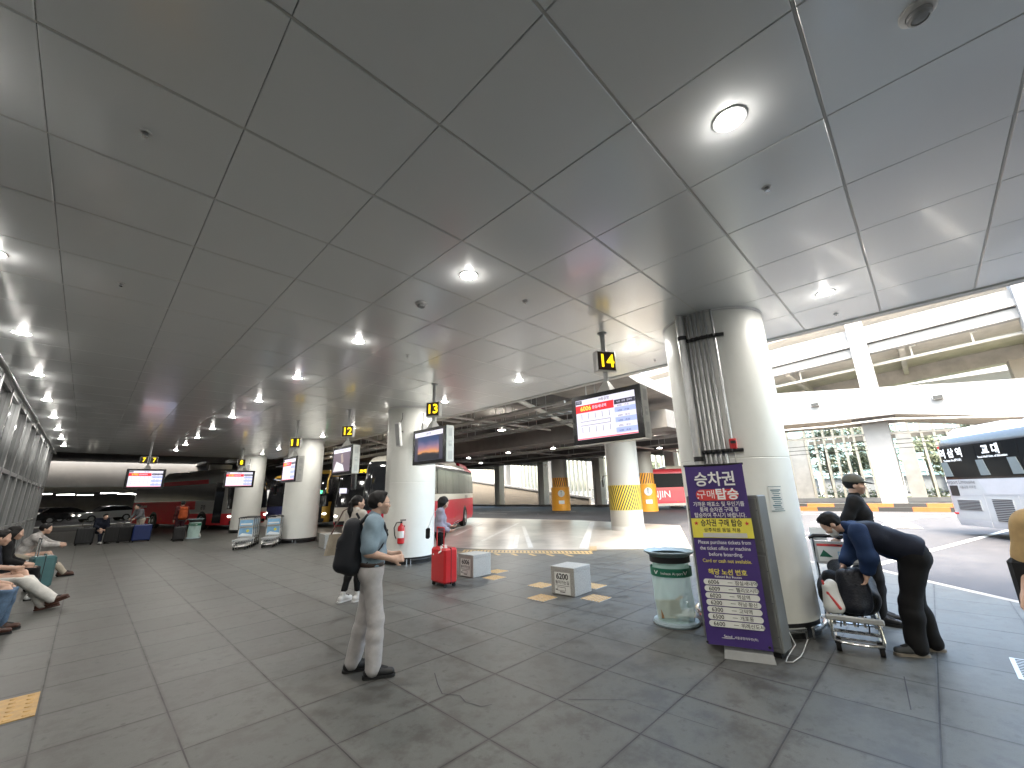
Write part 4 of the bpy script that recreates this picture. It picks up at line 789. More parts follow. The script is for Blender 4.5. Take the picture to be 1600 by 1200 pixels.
def bus(name, label, x, y, rz, L, mf, mats, H=3.35, win=(1.5,2.72), nwin=6, wx=(-1.6,-.25), wheels=(2.7,3.3), roofm=0, ac=None, rake=.15, door=True, tint='glass2', rear=True):
    t = E(name, label, 'bus', (x,y,GZ), rz, 'coaches parked in the bays'); W = 2.5
    lv = [.3,.5,.72,.95,1.2,1.45,1.7,1.95,2.2,2.45,2.7,H-.42,H-.25,H-.1,H-.02,H]; ins = [.05,.0,0,0,0,0,.005,.012,.02,.028,.036,.045,.06,.13,.28,.5]
    fxs = [-.05 if z < .4 else (0 if z < 1.1 else -(z-1.1)*rake-(.0 if z < 2.7 else (z-2.7)**2*.9)) for z in lv]
    rings = [outline(L,W,i_,f_) for i_, f_ in zip(ins, fxs)]; n = len(rings[0]); b = MB(); vs = []; fs = []; mi = []
    for z, r_ in zip(lv, rings): vs += [(px,py,z) for px, py in r_]
    for k in range(len(lv)-1):
        for i in range(n):
            f = (k*n+i,k*n+(i+1) % n,(k+1)*n+(i+1) % n,(k+1)*n+i); c = [sum(vs[q][a] for q in f)/4 for a in range(3)]; fs.append(f); mi.append(mf(c[0],c[1],c[2],L))
    fs += [tuple(range(n))[::-1], tuple(range((len(lv)-1)*n,len(lv)*n))]; mi += [len(mats)-1, roofm]
    b.add(vs,fs,mi).build('body',mats,t,40)
    # windscreen
    ks = [k for k, z in enumerate(lv) if 1.1 < z < H-.2]; b = MB(); vs = []; fs = []
    idx = [i for i in range(n) if rings[0][i][0] > -.22]; idx.sort(key=lambda i: rings[0][i][1])
    for k in ks:
        for i in idx:
            px, py = rings[k][i]; l_ = math.hypot(px+1, py*.8); vs.append((px+.012*(px+1)/l_*1.4, py+.012*py*.8/l_, lv[k]))
    m_ = len(idx)
    for a in range(len(ks)-1): fs += [(a*m_+i,a*m_+i+1,(a+1)*m_+i+1,(a+1)*m_+i) for i in range(m_-1)]
    b.add(vs,fs).build('windscreen','glass',t)
    for s_ in (1,-1):
        xs = np.linspace(-L+(-wx[1]), wx[0], nwin+1)
        for i in range(nwin):
            b = MB(); x0, x1 = xs[i]+.02, xs[i+1]-.02; y_ = s_*(W/2+.004)
            b.hull([(x_,y_-s_*(.0 if z < 2 else .03)+s_*e,z) for x_ in (x0,x1) for z in win for e in (-.02,.006)]); b.build('window',tint,t)
    # wheels
    for wx_ in (-wheels[0], -L+wheels[1]):
        for s_ in (1,-1):
            yy = s_*(W/2-.16); a = MB(); a.lathe([(0,.0),(.58,0)],24,0,TR(wx_,s_*(W/2+.004),.5,rx=-90*s_)); a.build('wheel_arch','dark',t)
            wq = MB(); wq.lathe([(.3,-.14),(.46,-.15),(.5,-.1),(.5,.1),(.46,.16),(.3,.15)],28,0,TR(wx_,yy+s_*.05,.5,rx=-90*s_)); wo = wq.build('wheel','tyre',t)
            rq = MB(); rq.lathe([(.32,.13),(.29,.15),(.26,.06),(.13,.05),(.1,.12),(0,.13)],24,0,TR(wx_,yy+s_*.05,.5,rx=-90*s_)); rq.build('rim','rim',wo)
    for s_ in (1,-1):
        q = MB(); q.sphere((-.12,s_*.95,.78),(.12,.2,.13),0,8); q.build('headlight','hl',t)
        q = MB(); q.tube([(-.3,s_*1.15,2.9),(.25,s_*1.3,2.85),(.32,s_*1.32,2.6)],.035,8); q.box(.3,s_*1.33,2.25,.12,.2,.65,0,.04); q.build('mirror','busk',t)
        q = MB(); q.box(-L-.0,s_*1.0,1.0,.04,.16,.5,0,.01); q.box(-L+.08,s_*1.05,H-.35,.1,.2,.08); q.build('tail_light','tail',t)
        for k in range(5): MB().box(-1.5-k*(L-2)/5,s_*(W/2+.004),.62,.1,.02,.05,0,.005).build('marker_lamp','amber',t)
    if rear: MB().hull([(-L-.012+.02*(z > 2),y_,z) for y_ in (-1,1) for z in (1.75,2.75)]+[(-L+.05,y_,z) for y_ in (-1,1) for z in (1.75,2.75)]).build('rear_window','glass',t)
    MB().box(-.02,0,.45,.06,2.1,.2,0,.02).build('bumper_grille','busk',t); MB().box(.006,0,.5,.02,.52,.13).build('number_plate','paper',t)
    if door: MB().hull([(x_,-W/2-.006+e,z) for x_ in (-.55,-1.45) for z in (.42,2.75) for e in (0,.02)]).build('door','glass',t)
    for a in (ac or [(-L*.55,3.2)]):
        q = MB(); q.hull([(a[0]+sx*a[1]/2*k,sy*.95*k,z) for sx in (-1,1) for sy in (-1,1) for k, z in ((1,H-.03),(.97,H+.1),(.86,H+.2))]); q.build('roof_unit',mats[a[2]] if len(a) > 2 else mats[roofm],t)
    return t
def side_text(t, s, x, z, size, m, side=-1, bold=.02, W=2.5, e=.02, width=None, name='lettering'):
    q = MB(FACE((x,side*(W/2+e),z),(-side,0,0))); q.text(s,size,0,None,bold,width); q.build(name,m,t)
# white limousine coach at right: rear right corner (20,-.3), heading 209 deg
def mf_l(x, y, z, L): 
    if z < .42: return 1
    if 1.75 < z < 2.95 and x < -1.2: return 2
    if x > -L+3.1 and .95 < z < 1.7 and x < -3: return 1
    return 0
th = 209; hd = Vector((math.cos(R(th)),math.sin(R(th)))); lf = Vector((-hd.y,hd.x)); LL = 12
fc = Vector((20,-.3))+hd*LL+lf*1.25
lm = bus('coach','white airport coach with black side windows at the right edge',fc.x,fc.y,th,LL,mf_l,['busw','busg','busk','dark'],H=3.1,win=(1.76,2.72),nwin=7,wheels=(2.7,3.3),ac=[(-10.6,2.2),(-7.5,3)])
for s_, x_ in (('역 삼 역',-11.25),('교 대',-9.7)): side_text(lm,s_,x_,2.5,.3,'wink',bold=.035)
side_text(lm,'Yeoksam Stn.(驛三站)',-11.25,2.29,.085,'wink'); side_text(lm,"Seoul Nat'l Univ. of Education",-9.7,2.32,.085,'wink',width=1.1)
side_text(lm,'Airport Limousine',-11.2,1.62,.16,'ink',bold=.0); side_text(lm,'서울공항 리무진',-10.95,1.46,.1,'ink',bold=.0)
Y_ = -1.25
for (x0, z0, wd, hh, nn) in ((-11.1,.93,.95,.3,7),(-9.85,.82,.72,.62,13)):
    q = MB(); q.box(x0,Y_-.004,z0,wd,.02,hh)
    q.build('vent_panel','busw',lm); q = MB()
    for k in range(nn): q.box(x0,Y_-.012,z0-hh/2+hh*(k+.5)/nn,wd*.92,.02,hh/nn*.5)
    q.build('vent_slot','dark',lm)
MB().box(-11.55,Y_-.005,1.36,.34,.025,.32,0,.05).build('service_hatch','dark',lm); MB().box(-11.75,Y_-.004,.66,.18,.02,.06,0,.02).build('side_reflector','tail',lm)
q = MB()
for x_ in (-10.45,-9.3,-8.1): q.box(x_,Y_-.001,.8,.012,.008,.95)
q.box(-10,Y_-.001,1.24,3.8,.008,.012); q.build('panel_gap','busg',lm)
MB().hull([(x_,Y_+e-.004,z) for x_, z in ((-10.3,1.26),(-8.4,1.26),(-10.5,1.68),(-8.4,1.68)) for e in (0,.02)]).build('grey_panel','busg',lm)
for x_ in (-11.6,-10.15,-9.05): MB().hull([(x_+a,Y_+.012-.02,z) for a, z in ((-.15,1.8),(.2,1.8),(.08,2.25),(-.2,2.25))]+[(x_+a,Y_-.016,z) for a, z in ((-.15,1.8),(.2,1.8),(.08,2.25),(-.2,2.25))]).build('curtain','curtain',lm)
# red and white coach behind the second column (we see its left side)
def mf_r(x, y, z, L):
    if z > 3.0: return 1 if x < -L+3.4 else 0
    if z > 2.72: return 2
    if 1.72 < z < 2.72: return 2
    if z >= 1.42: return 0
    return 1
th = 222; hd = Vector((math.cos(R(th)),math.sin(R(th)))); lf = Vector((-hd.y,hd.x)); fc = Vector((17.2,20.6))-lf*1.25+hd*11.6
rc = bus('coach','red and white coach whose rear half shows beyond the second column',fc.x,fc.y,th,11.6,mf_r,['cream','busr','busk','dark'],H=3.2,win=(1.74,2.7),nwin=6,ac=[(-9.6,2.6,1),(-6,2.6,0)],door=False)
side_text(rc,'공 항 버 스',-8.7,1.5,.22,'ink',side=1,bold=.02)
# black fronted coach with a yellow led sign
def mf_w(x, y, z, L):
    if x > -1.4: return 1 if z < .52 else (0 if z < 1.15-abs(y)*.0 else 2)
    if z < .72: return 1
    return 2 if 1.4 < z < 2.85 else 0
def led(t, s, m='led', z=2.9, w_=1.5, xx=-.26, yy=0):
    q = MB(FACE((xx+.05,yy,z),(0,1,0),(-.2,0,1))); q.box(0,0,0,w_,.24,.01,0); q.text(s,.2,1,TR(0,0,.008),.03,w_*.95); q.build('route_display',['dark',m],t)
bc = bus('coach','white and black fronted coach with a yellow lit route display',9.5,20.4,222,11.8,mf_w,['cream','busr','busk','dark'],nwin=6,rake=.2)
led(bc,'6103 코엑스','led',2.93,1.6); q = MB(); q.tube([(.25,-1.3,2.95),(.35,-1.36,2.5),(.33,-1.36,1.9)],.05,8); q.build('mirror_arm','buso',bc); MB().box(-.05,-.75,2.0,.03,.35,.25).build('route_card','scr',bc)
# dark coach with yellow trim next to it, blue coach, left red coach, coral coach
def mf_y(x, y, z, L): return 1 if (z > 2.95 or (x > -.6 and abs(y) > .95 and z < 1.4)) else (2 if z > 1.3 else 3)
yc = bus('coach','dark coach with yellow roof trim and a green lit sign beside the third column',9.2,26.2,222,11.8,mf_y,['cream','buso','busk','busk','dark'],nwin=6); led(yc,'공항',emis('led_green',(.1,.9,.4),.25),2.0,.6,-.02,.7)
def mf_b(x, y, z, L): return 1 if z > 2.98 else (2 if z > 1.9 else (0 if z > 1.45 else 3))
b_c = bus('coach','dark blue coach with a pale band between the third column and sign 8 column',9.6,32.2,222,11.8,mf_b,['busg','buso','busk','busb','dark'],nwin=6)
def mf_d(x, y, z, L):
    if z > 2.95: return 0
    if 1.7 < z < 2.8: return 2 if x < -1.0 else 0
    if x > -3.9+(z-1)*.6 and z > .95: return 0
    return 1
dc_ = bus('coach','dim red coach with a white nose and open door behind sign 8',7.05,29.6,-73,12,mf_d,['whited','busd','busk','dark'],H=3.4,win=(1.72,2.72),nwin=6,ac=[(-7.5,2.2),(-3.5,3.4)],wheels=(2.6,3.4))
side_text(dc_,'LIMOUSINE',-10.2,1.42,.2,'wink'); side_text(dc_,'공항',-2.6,1.3,.3,'ink')
def mf_j(x, y, z, L):
    if z < .5+(0.5 if x > -1.2 else 0)*(1 if x < 0 else 0)*.9: return 0
    return 1
jc = bus('coach','coral red coach with big white letters at the back of the lot',31.0,19.2,135,11,mf_j,['cream','jinred','busk','dark'],H=3.25,win=(1.75,2.85),nwin=1,wx=(-.7,-.5),door=False,tint='darkwin')
side_text(jc,'HANJIN',-3.3,1.2,.75,'wink',side=1,bold=.01,width=2.9); 

# ---------------------------------------------------------------- parked cars at far left
def car(x, y, rz, m, label):
    t = E('parked_car', label, 'car', (x,y,GZ), rz, 'cars parked under the pale bridge'); W = .88
    pr = [(2.2,.35,.95),(2.25,.6,.95),(2.0,.82,.98),(1.1,.96,1),(.35,1.38,.82),(-.3,1.5,.78),(-1.4,1.45,.78),(-2.0,1.02,.96),(-2.25,.85,.95),(-2.25,.35,.95)]
    q = MB(); q.hull([(x_,s_*W*k,z) for x_, z, k in pr if z < 1.05 for s_ in (-1,1)]); q.build('body',m,t)
    q = MB(); q.hull([(x_,s_*W*k,z) for x_, z, k in ((1.1,.95,.97),(.35,1.36,.8),(-.3,1.46,.77),(-1.4,1.42,.77),(-2.0,1.0,.93)) for s_ in (-1,1)]); q.build('cabin','glass',t)
    q = MB(); q.hull([(x_,s_*W*.77,z) for x_, z in ((.3,1.39),(-.3,1.5),(-1.4,1.46)) for s_ in (-1,1)]+[(x_,s_*W*.7,z+.03) for x_, z in ((.0,1.45),(-1.2,1.47)) for s_ in (-1,1)]); q.build('roof',m,t)
    for sx in (1.35,-1.35):
        for s_ in (-1,1): wq = MB(); wq.cyl((sx,s_*(W-.16),.32),(sx,s_*(W+.01),.32),.33,n=18); wo = wq.build('wheel','tyre',t); MB().cyl((sx,s_*W,.32),(sx,s_*(W+.02),.32),.2,n=14).build('rim','rim',wo)
    for s_ in (-1,1): MB().sphere((2.18,s_*.62,.66),(.08,.18,.08),0,6).build('headlight','hl' if m == 'carw' else 'silver',t); MB().sphere((-2.2,s_*.66,.8),(.06,.16,.09),0,6).build('tail_light','tail',t)
for i, (x, y, rz, m, l_) in enumerate([(-3.2,64,20,'carb','brown car far left, nearest the glass wall'),(-1.0,61,10,'cark','black car far left, second from the glass wall'),(1.6,60,200,'carw','white car under the pale bridge at far left'),(4.6,61,190,'cark','black saloon right of the white car under the bridge'),(7.4,60,185,'carg','silver car partly behind the red coach'),(-2.4,70,0,'carg','silver car in the second row under the bridge'),(2.6,69,0,'cark','black car in the second row under the bridge')]): car(x,y,rz,m,l_)
# ---------------------------------------------------------------- organic surfaces (signed distance field -> surface nets)
def V3(p): return np.array(p, dtype=np.float32)
def sdf_mesh(name, prims, h=.012, cuts=(), amp=0, fr=30, mats=None, smooth=True):
    lo = np.full(3, 1e9); hi = -lo
    for p in prims:
        for q, r in ((p[1],p[3]),(p[2],p[4])) if p[0] == 'c' else ((p[1],max(p[2])),):
            lo = np.minimum(lo, V3(q)-r); hi = np.maximum(hi, V3(q)+r)
    lo -= 3*h+amp; hi += 3*h+amp; n = np.ceil((hi-lo)/h).astype(int)+1
    ax = [(lo[i]+h*np.arange(n[i])).astype(np.float32) for i in range(3)]
    D = np.full(n, 1.0, np.float32); BM = np.full(n, 1.0, np.float32); ID = np.zeros(n, np.int8)
    for p in prims:
        k, mid = p[5], p[6]; mg = max(.04, k*1.5)+2*h
        if p[0] == 'c': a, b, ra, rb = V3(p[1]), V3(p[2]), p[3], p[4]; l0 = np.minimum(a-ra, b-rb)-mg; h0 = np.maximum(a+ra, b+rb)+mg
        else: c = V3(p[1]); l0 = c-max(p[2])-mg; h0 = c+max(p[2])+mg
        i0 = np.maximum(((l0-lo)/h).astype(int), 0); i1 = np.minimum(((h0-lo)/h).astype(int)+2, n); sl = tuple(slice(a_, b_) for a_, b_ in zip(i0, i1))
        X = ax[0][sl[0]][:,None,None]; Y = ax[1][sl[1]][None,:,None]; Z = ax[2][sl[2]][None,None,:]
        if p[0] == 'c':
            ba = b-a; L2 = float(ba@ba)+1e-9; t = np.clip(((X-a[0])*ba[0]+(Y-a[1])*ba[1]+(Z-a[2])*ba[2])/L2, 0, 1)
            d = np.sqrt((X-a[0]-t*ba[0])**2+(Y-a[1]-t*ba[1])**2+(Z-a[2]-t*ba[2])**2)-(ra+(rb-ra)*t)
        else:
            r = V3(p[2]); Q = p[3]; dx, dy, dz = X-c[0], Y-c[1], Z-c[2]
            if Q is not None: dx, dy, dz = (Q[0][0]*dx+Q[1][0]*dy+Q[2][0]*dz), (Q[0][1]*dx+Q[1][1]*dy+Q[2][1]*dz), (Q[0][2]*dx+Q[1][2]*dy+Q[2][2]*dz)
            d = (np.sqrt((dx/r[0])**2+(dy/r[1])**2+(dz/r[2])**2)-1)*float(min(r))
        o = D[sl]; bm = BM[sl]; w_ = d < bm; ID[sl] = np.where(w_, mid, ID[sl]); BM[sl] = np.minimum(bm, d)
        if k > 0: hh = np.clip(.5+.5*(o-d)/k, 0, 1); D[sl] = o+(d-o)*hh-k*hh*(1-hh)
        else: D[sl] = np.minimum(o, d)
    X = ax[0][:,None,None]; Y = ax[1][None,:,None]; Z = ax[2][None,None,:]
    if amp: D = D+np.float32(amp)*(np.sin(fr*Z+1.7*np.sin(fr*.55*X+.7)+1.3*np.sin(fr*.5*Y))*.6+.4*np.sin(fr*.7*(X+Y)+2*np.sin(fr*.4*Z)))
    for pt, nn in cuts: D = np.maximum(D, (X-pt[0])*nn[0]+(Y-pt[1])*nn[1]+(Z-pt[2])*nn[2])
    s = D < 0; c8 = [s[i:n[0]-1+i, j:n[1]-1+j, k:n[2]-1+k] for i in (0,1) for j in (0,1) for k in (0,1)]
    cnt = sum(c.astype(np.int8) for c in c8); act = (cnt > 0) & (cnt < 8); idx = np.full(act.shape, -1, np.int64); ii = np.argwhere(act); idx[act] = np.arange(len(ii))
    acc = np.zeros((len(ii),3)); ct = np.zeros(len(ii)); cor = [(i,j,k) for i in (0,1) for j in (0,1) for k in (0,1)]
    for a_ in range(8):
        for b_ in range(a_+1, 8):
            if sum(abs(cor[a_][q]-cor[b_][q]) for q in range(3)) != 1: continue
            A = ii+cor[a_]; B = ii+cor[b_]; da = D[tuple(A.T)]; db = D[tuple(B.T)]; m = (da < 0) != (db < 0); t = np.where(m, da/(da-db+1e-12), 0)[:,None]
            acc += np.where(m[:,None], A+(B-A)*t, 0); ct += m
    vs = lo+h*(acc/np.maximum(ct,1)[:,None]); F = []; FM = []
    for x_ in range(3):
        sl0 = [slice(None)]*3; sl1 = [slice(None)]*3; sl0[x_] = slice(0,-1); sl1[x_] = slice(1,None); S0, S1 = s[tuple(sl0)], s[tuple(sl1)]
        E_ = np.argwhere(S0 != S1); u, v = (x_+1) % 3, (x_+2) % 3; E_ = E_[(E_[:,u] > 0) & (E_[:,v] > 0) & (E_[:,u] < n[u]-1) & (E_[:,v] < n[v]-1)]
        if not len(E_): continue
        du = np.zeros(3,int); dv = np.zeros(3,int); du[u] = 1; dv[v] = 1; q = np.stack([idx[tuple((E_-du-dv).T)],idx[tuple((E_-dv).T)],idx[tuple(E_.T)],idx[tuple((E_-du).T)]],1)
        fl = ~S0[tuple(E_.T)]; q[fl] = q[fl][:,::-1]; F.append(q); FM.append(ID[tuple(E_.T)])
    F = np.concatenate(F); FM = np.concatenate(FM); ok = (F >= 0).all(1); F = F[ok]; FM = FM[ok]
    me = bpy.data.meshes.new(name); me.vertices.add(len(vs)); me.vertices.foreach_set('co', vs.astype(np.float32).ravel()); me.loops.add(F.size); me.loops.foreach_set('vertex_index', F.ravel().astype(np.int32)); me.polygons.add(len(F)); me.polygons.foreach_set('loop_start', np.arange(0,F.size,4,dtype=np.int32)); me.polygons.foreach_set('loop_total', np.full(len(F),4,np.int32))
    for q in (mats or []): me.materials.append(M[q] if isinstance(q, str) else q)
    me.polygons.foreach_set('material_index', FM.astype(np.int32) if mats and len(mats) > 1 else np.zeros(len(F),np.int32)); me.update(calc_edges=True); me.validate(); me.shade_smooth(); return link(name, me)
def C(a, b, ra, rb, k=.02, m=0): return ('c', a, b, ra, rb, k, m)
def EL(c, r, Q=None, k=.02, m=0): return ('e', c, r, Q, 0, k, m)
def skinm(n, c): return mat('skin_'+n, c, .5, 0, .06, 9)
M['skin'] = skinm('warm', (.56,.36,.27)); M['lip'] = skinm('lip', (.36,.15,.12)); M['sock'] = mat('sock',(.02,.02,.022),.85,0,.1); M['eyed'] = mat('eye_dark', (.02,.015,.012), .2, var=0); M['hair'] = mat('hair_black', (.006,.005,.005), .6, 0, .3, 60, .4, 180, .3); M['hair2'] = mat('hair_dark_brown', (.02,.013,.01), .55, 0, .3, 60, .35, 180, .3)
def cloth(n, c, var=.12): return mat('cloth_'+n, c, .82, 0, var, 14, .25, 350, .3)
def person(label, loc, rz, J, st, h=.012):
    t = E('person', label, 'person', loc, rz); P = {k: Vector(v) for k, v in J.items()}; np_ = lambda v: tuple(v)
    lat = (P['sL']-P['sR']).normalized(); fw = P['fwd'].normalized(); up = (P['hed']-P['nek']); upz = P.get('hup', Vector((0,0,1))); up = (upz-fw*upz.dot(fw)).normalized(); lt = up.cross(fw)
    DN = lambda p, d: (p[0]-.03, p[1], p[2]-d)
    H = lambda x, y, z: tuple(P['hed']+fw*x+lt*y+up*z); g = st.get('girth',1); w = st.get('width',1)
    def torso(e, k=.05):
        hl = (P['hL']-P['hR']).normalized(); mid = (P['pel']+P['che'])/2; ml = (lat+hl).normalized(); sm = (P['sL']+P['sR'])/2
        pr = [C(np_(P['pel']+hl*.075*w),np_(P['pel']-hl*.075*w),.105*g+e,.105*g+e,k), C(np_(mid+ml*.07*w),np_(mid-ml*.07*w),.1*g+e,.1*g+e,k), C(np_(P['che']+lat*.085*w),np_(P['che']-lat*.085*w),.108*g+e,.108*g+e,k),
              C(np_(P['pel']),np_(mid),.095*g+e,.1*g+e,k), C(np_(mid),np_(P['che']),.1*g+e,.105*g+e,k), C(np_(sm+lat*.13*w),np_(sm-lat*.13*w),.06+e,.06+e,k), C(np_(P['che']),np_(P['nek']),.085+e,.05+e*.5,k)]
        for s_ in 'LR': pr.append(C(np_(P['s'+s_]),np_(P['che']+lat*(.08 if s_ == 'L' else -.08)),.055+e,.08+e,k))
        return pr
    def arm(s_, e, f=1.0, k=.025, lower=True):
        a, b, c = P['s'+s_], P['e'+s_], P['w'+s_]; bb = a+(b-a)*min(1, f); pr = [C(np_(a),np_(bb),.052*g+e,.052*g+e-(.011*g)*min(1,f),k)]
        if lower and f > 1: cc = b+(c-b)*(f-1); pr.append(C(np_(b),np_(cc),.042*g+e,.042*g+e-.015*(f-1),k))
        return pr
    def hand(s_):
        a = P['w'+s_]; d = P.get('hd'+s_, (a-P['e'+s_])).normalized(); nn = P.get('hn'+s_, Vector((0,0,-1) if False else (lat*(-1 if s_ == 'L' else 1)))); nn = (nn-d*nn.dot(d)).normalized(); sd = d.cross(nn)*(1 if s_ == 'L' else -1); cu = st.get('curl',.5)
        pr = [C(np_(a),np_(a+d*.03),.026,.028,.02,1)]
        for i, (o, L) in enumerate(((.027,.062),(.009,.072),(-.010,.066),(-.027,.052))):
            b0 = a+d*.022+sd*o*.7; b1 = a+d*.085+sd*o; pr.append(C(np_(b0),np_(b1),.016,.0125,.014,1))
            d1 = (d*math.cos(cu)+nn*math.sin(cu)); p1 = b1+d1*L*.55; d2 = (d*math.cos(cu*2.1)+nn*math.sin(cu*2.1)); p2 = p1+d2*L*.45; pr += [C(np_(b1),np_(p1),.0105,.0095,.004,1), C(np_(p1),np_(p2),.0093,.0078,.004,1)]
        t0 = a+d*.03+sd*.026; t1 = t0+(d*.5+sd*.6+nn*.35).normalized()*.042; t2 = t1+(d*.8+sd*.1+nn*.4).normalized()*.032; pr += [C(np_(t0),np_(t1),.015,.012,.012,1), C(np_(t1),np_(t2),.011,.009,.005,1)]
        return pr
    def leg(s_, e, cuff=0, k=.03):
        a, b, c = P['h'+s_], P['k'+s_], P['a'+s_]; return [C(np_(a),np_(b),.083*g+e,.055*g+e+cuff*.4,k), C(np_(b),np_(b+(c-b)*.35),.054*g+e+cuff*.4,.052*g+e+cuff*.6,k), C(np_(b+(c-b)*.35),np_(c+(c-b).normalized()*(.012 if cuff > 0 else 0)),.052*g+e+cuff*.6,.036*g+e+cuff,k)]
    # --- body: one continuous skin
    pr = torso(-.012)
    for s_ in 'LR':
        if s_ not in st.get('noarm',''): pr += arm(s_, -.002, 2)+hand(s_)
        pr += [tuple(list(q[:6])+[3 if i_ == 2 else 0]) for i_, q in enumerate(leg(s_, -.012))]; a = P['a'+s_]; td = P['t'+s_].normalized(); pr.append(C(np_(a),np_(a+td*.12-Vector((0,0,.03))),.036,.026,.02,3))
    pr += [C(np_(P['nek']),H(-.025,0,-.06),.056,.05,.025), EL(H(-.018,0,.035),(.098,.078,.09),np.array([fw,lt,up]).T,.02), C(H(.02,0,-.02),H(.055,0,-.082),.062,.03,.03), C(H(.03,0,.02),H(.045,0,-.03),.06,.05,.03), C(H(.078,0,.0),H(.1,0,-.03),.009,.0135,.012), C(H(.072,.03,.024),H(.072,-.03,.024),.014,.014,.015),
           C(H(.084,.014,-.06),H(.084,-.014,-.06),.0085,.0085,.006,2), EL(H(.068,.05,-.02),(.022,.024,.022),None,.02), EL(H(.068,-.05,-.02),(.022,.024,.022),None,.02)]
    for s_ in (1,-1): pr.append(EL(H(-.008,s_*.078,-.005),(.022,.012,.033),np.array([fw,lt,up]).T,.006))
    b = sdf_mesh('body', pr, h, mats=['skin','skin','lip','sock']); b.parent = t
    if h < .0121:
        for s_ in (1,-1): q = MB(); q.sphere(H(.078,s_*.031,.004),.011,0,6); q.build('eye','eyed',t)
    # --- hair / cap
    n_ = fw*.92-up*.4; hp = [EL(H(-.022,0,.038),(.108,.088,.1),np.array([fw,lt,up]).T,.02)]; cut = [(H(.046,0,.03),tuple(n_))]
    if st.get('hair','short') == 'short': hp += [C(H(.03,.02,.105),H(.065,-.03,.095),.028,.02,.03)]; cut = [(H(.046,0,.03),tuple(n_)),(H(0,0,-.075),tuple(-up))]
    elif st['hair'] == 'pony': hp += [EL(H(-.12,0,.0),(.045,.04,.04),None,.02), C(H(-.13,0,-.01),H(-.13,0,-.12),.035,.045,.02), C(H(-.13,0,-.12),H(-.11,.0,-.25),.045,.02,.02)]; cut = [(H(.046,0,.03),tuple(n_))]
    elif st['hair'] == 'long': hp += [C(H(-.04,.055,-.01),DN(H(-.04,.055,-.01),.27),.055,.035,.05), C(H(-.04,-.055,-.01),DN(H(-.04,-.055,-.01),.27),.055,.035,.05), C(H(-.07,0,0),DN(H(-.07,0,0),.3),.055,.04,.05), C(H(.02,-.07,.0),DN(H(.02,-.07,.0),.2),.03,.028,.04), C(H(.02,.07,0),DN(H(.02,.07,0),.2),.03,.028,.04)]; cut = [(H(.05,0,.03),tuple(n_))]
    hc = cut if st.get('hair','short') == 'short' else []
    if hc: o = sdf_mesh('hair', hp, min(h,.011), hc, .003, 90, [st.get('hairm','hair')])
    else: hp2 = hp; o = sdf_mesh('hair', hp2, min(h,.011), [cut[0]], .004, 70, [st.get('hairm','hair')])
    o.parent = t
    if st.get('cap'):
        o = sdf_mesh('cap', [EL(H(-.015,0,.055),(.118,.096,.1),np.array([fw,lt,up]).T,.01)], .009, [(H(0,0,.035),tuple(-up-fw*.1))], 0, 1, [st['cap']]); o.parent = t
        o = sdf_mesh('cap_brim', [EL(H(.12,0,.042),(.085,.082,.011),np.array([(fw*.97-up*.22).normalized(),lt,(up*.97+fw*.22).normalized()]).T,.01)], .007, (), 0, 1, [st['cap']]); o.parent = t
    if st.get('glasses'):
        q = MB()
        for s_ in (1,-1):
            q.tube([H(.098,s_*(.031+.024*math.cos(a)),.003+.019*math.sin(a)) for a in np.linspace(0,6.28,13)],.0022,5); q.tube([H(.098,s_*.054,.008),H(.04,s_*.081,.01),H(-.01,s_*.083,.004)],.0022,5)
        q.tube([H(.098,.01,.008),H(.098,-.01,.008)],.0022,5); q.build('glasses','chrome',t)
    if st.get('mask'): o = sdf_mesh('face_mask', [C(H(.03,0,-.03),H(.058,0,-.07),.068,.045,.03)], .009, [(H(.0,0,-.02),tuple(up)),(H(.02,0,0),tuple(-fw))], 0, 1, ['paper']); o.parent = t
    # --- clothes
    ft = st.get('top_fit',.014); pr = torso(ft); sf_ = st.get('sleeve',.55); cuts = []
    for s_ in 'LR':
        if s_ not in st.get('noarm',''): pr += arm(s_, ft+st.get('sleeve_loose',.006), sf_, .03)
    ax_ = (P['che']-P['pel']).normalized(); hem = P['pel']-ax_*st.get('hem',.03); cuts = [(tuple(hem), tuple(-ax_))]
    pr.append(C(np_(P['nek']-up*.02),np_(P['nek']+(P['hed']-P['nek'])*.22),.07,.062,.015))
    o = sdf_mesh('top', pr, h, cuts if not st.get('nohem') else [], st.get('fold',.004), 34, [st['top']]); o.parent = t
    pr = []; e = st.get('leg_fit',.012); cf = st.get('cuff',.012)
    hl = (P['hL']-P['hR']).normalized(); pr += [C(np_(P['pel']+hl*.075*w),np_(P['pel']-hl*.075*w),.108*g+e*.6,.108*g+e*.6,.05), C(np_(P['pel']),np_(P['pel']+ax_*.08),.1*g+e*.5,.098*g+e*.5,.05)]
    for s_ in 'LR':
        pr += leg(s_, e, cf); pr.append(C(np_(P['pel']+(P['h'+s_]-P['pel'])*.8),np_(P['h'+s_]),.1*g+e,.085*g+e,.05))
    o = sdf_mesh('trousers' if not st.get('skirt') else 'skirt', pr, h, [(tuple(P['pel']+ax_*st.get('waist',.07)), tuple(ax_))]+[c for c in st.get('legcut',[])], st.get('lfold',.004), 22, [st['leg']]); o.parent = t
    if st.get('belt'): 
        pp = P['pel']+ax_*.062; o = sdf_mesh('belt', [C(np_(pp+hl*.072*w),np_(pp-hl*.072*w),.118*g,.118*g,.02)], .008, [(tuple(pp+ax_*.02),tuple(ax_)),(tuple(pp-ax_*.02),tuple(-ax_))], 0, 1, [st['belt']]); o.parent = t
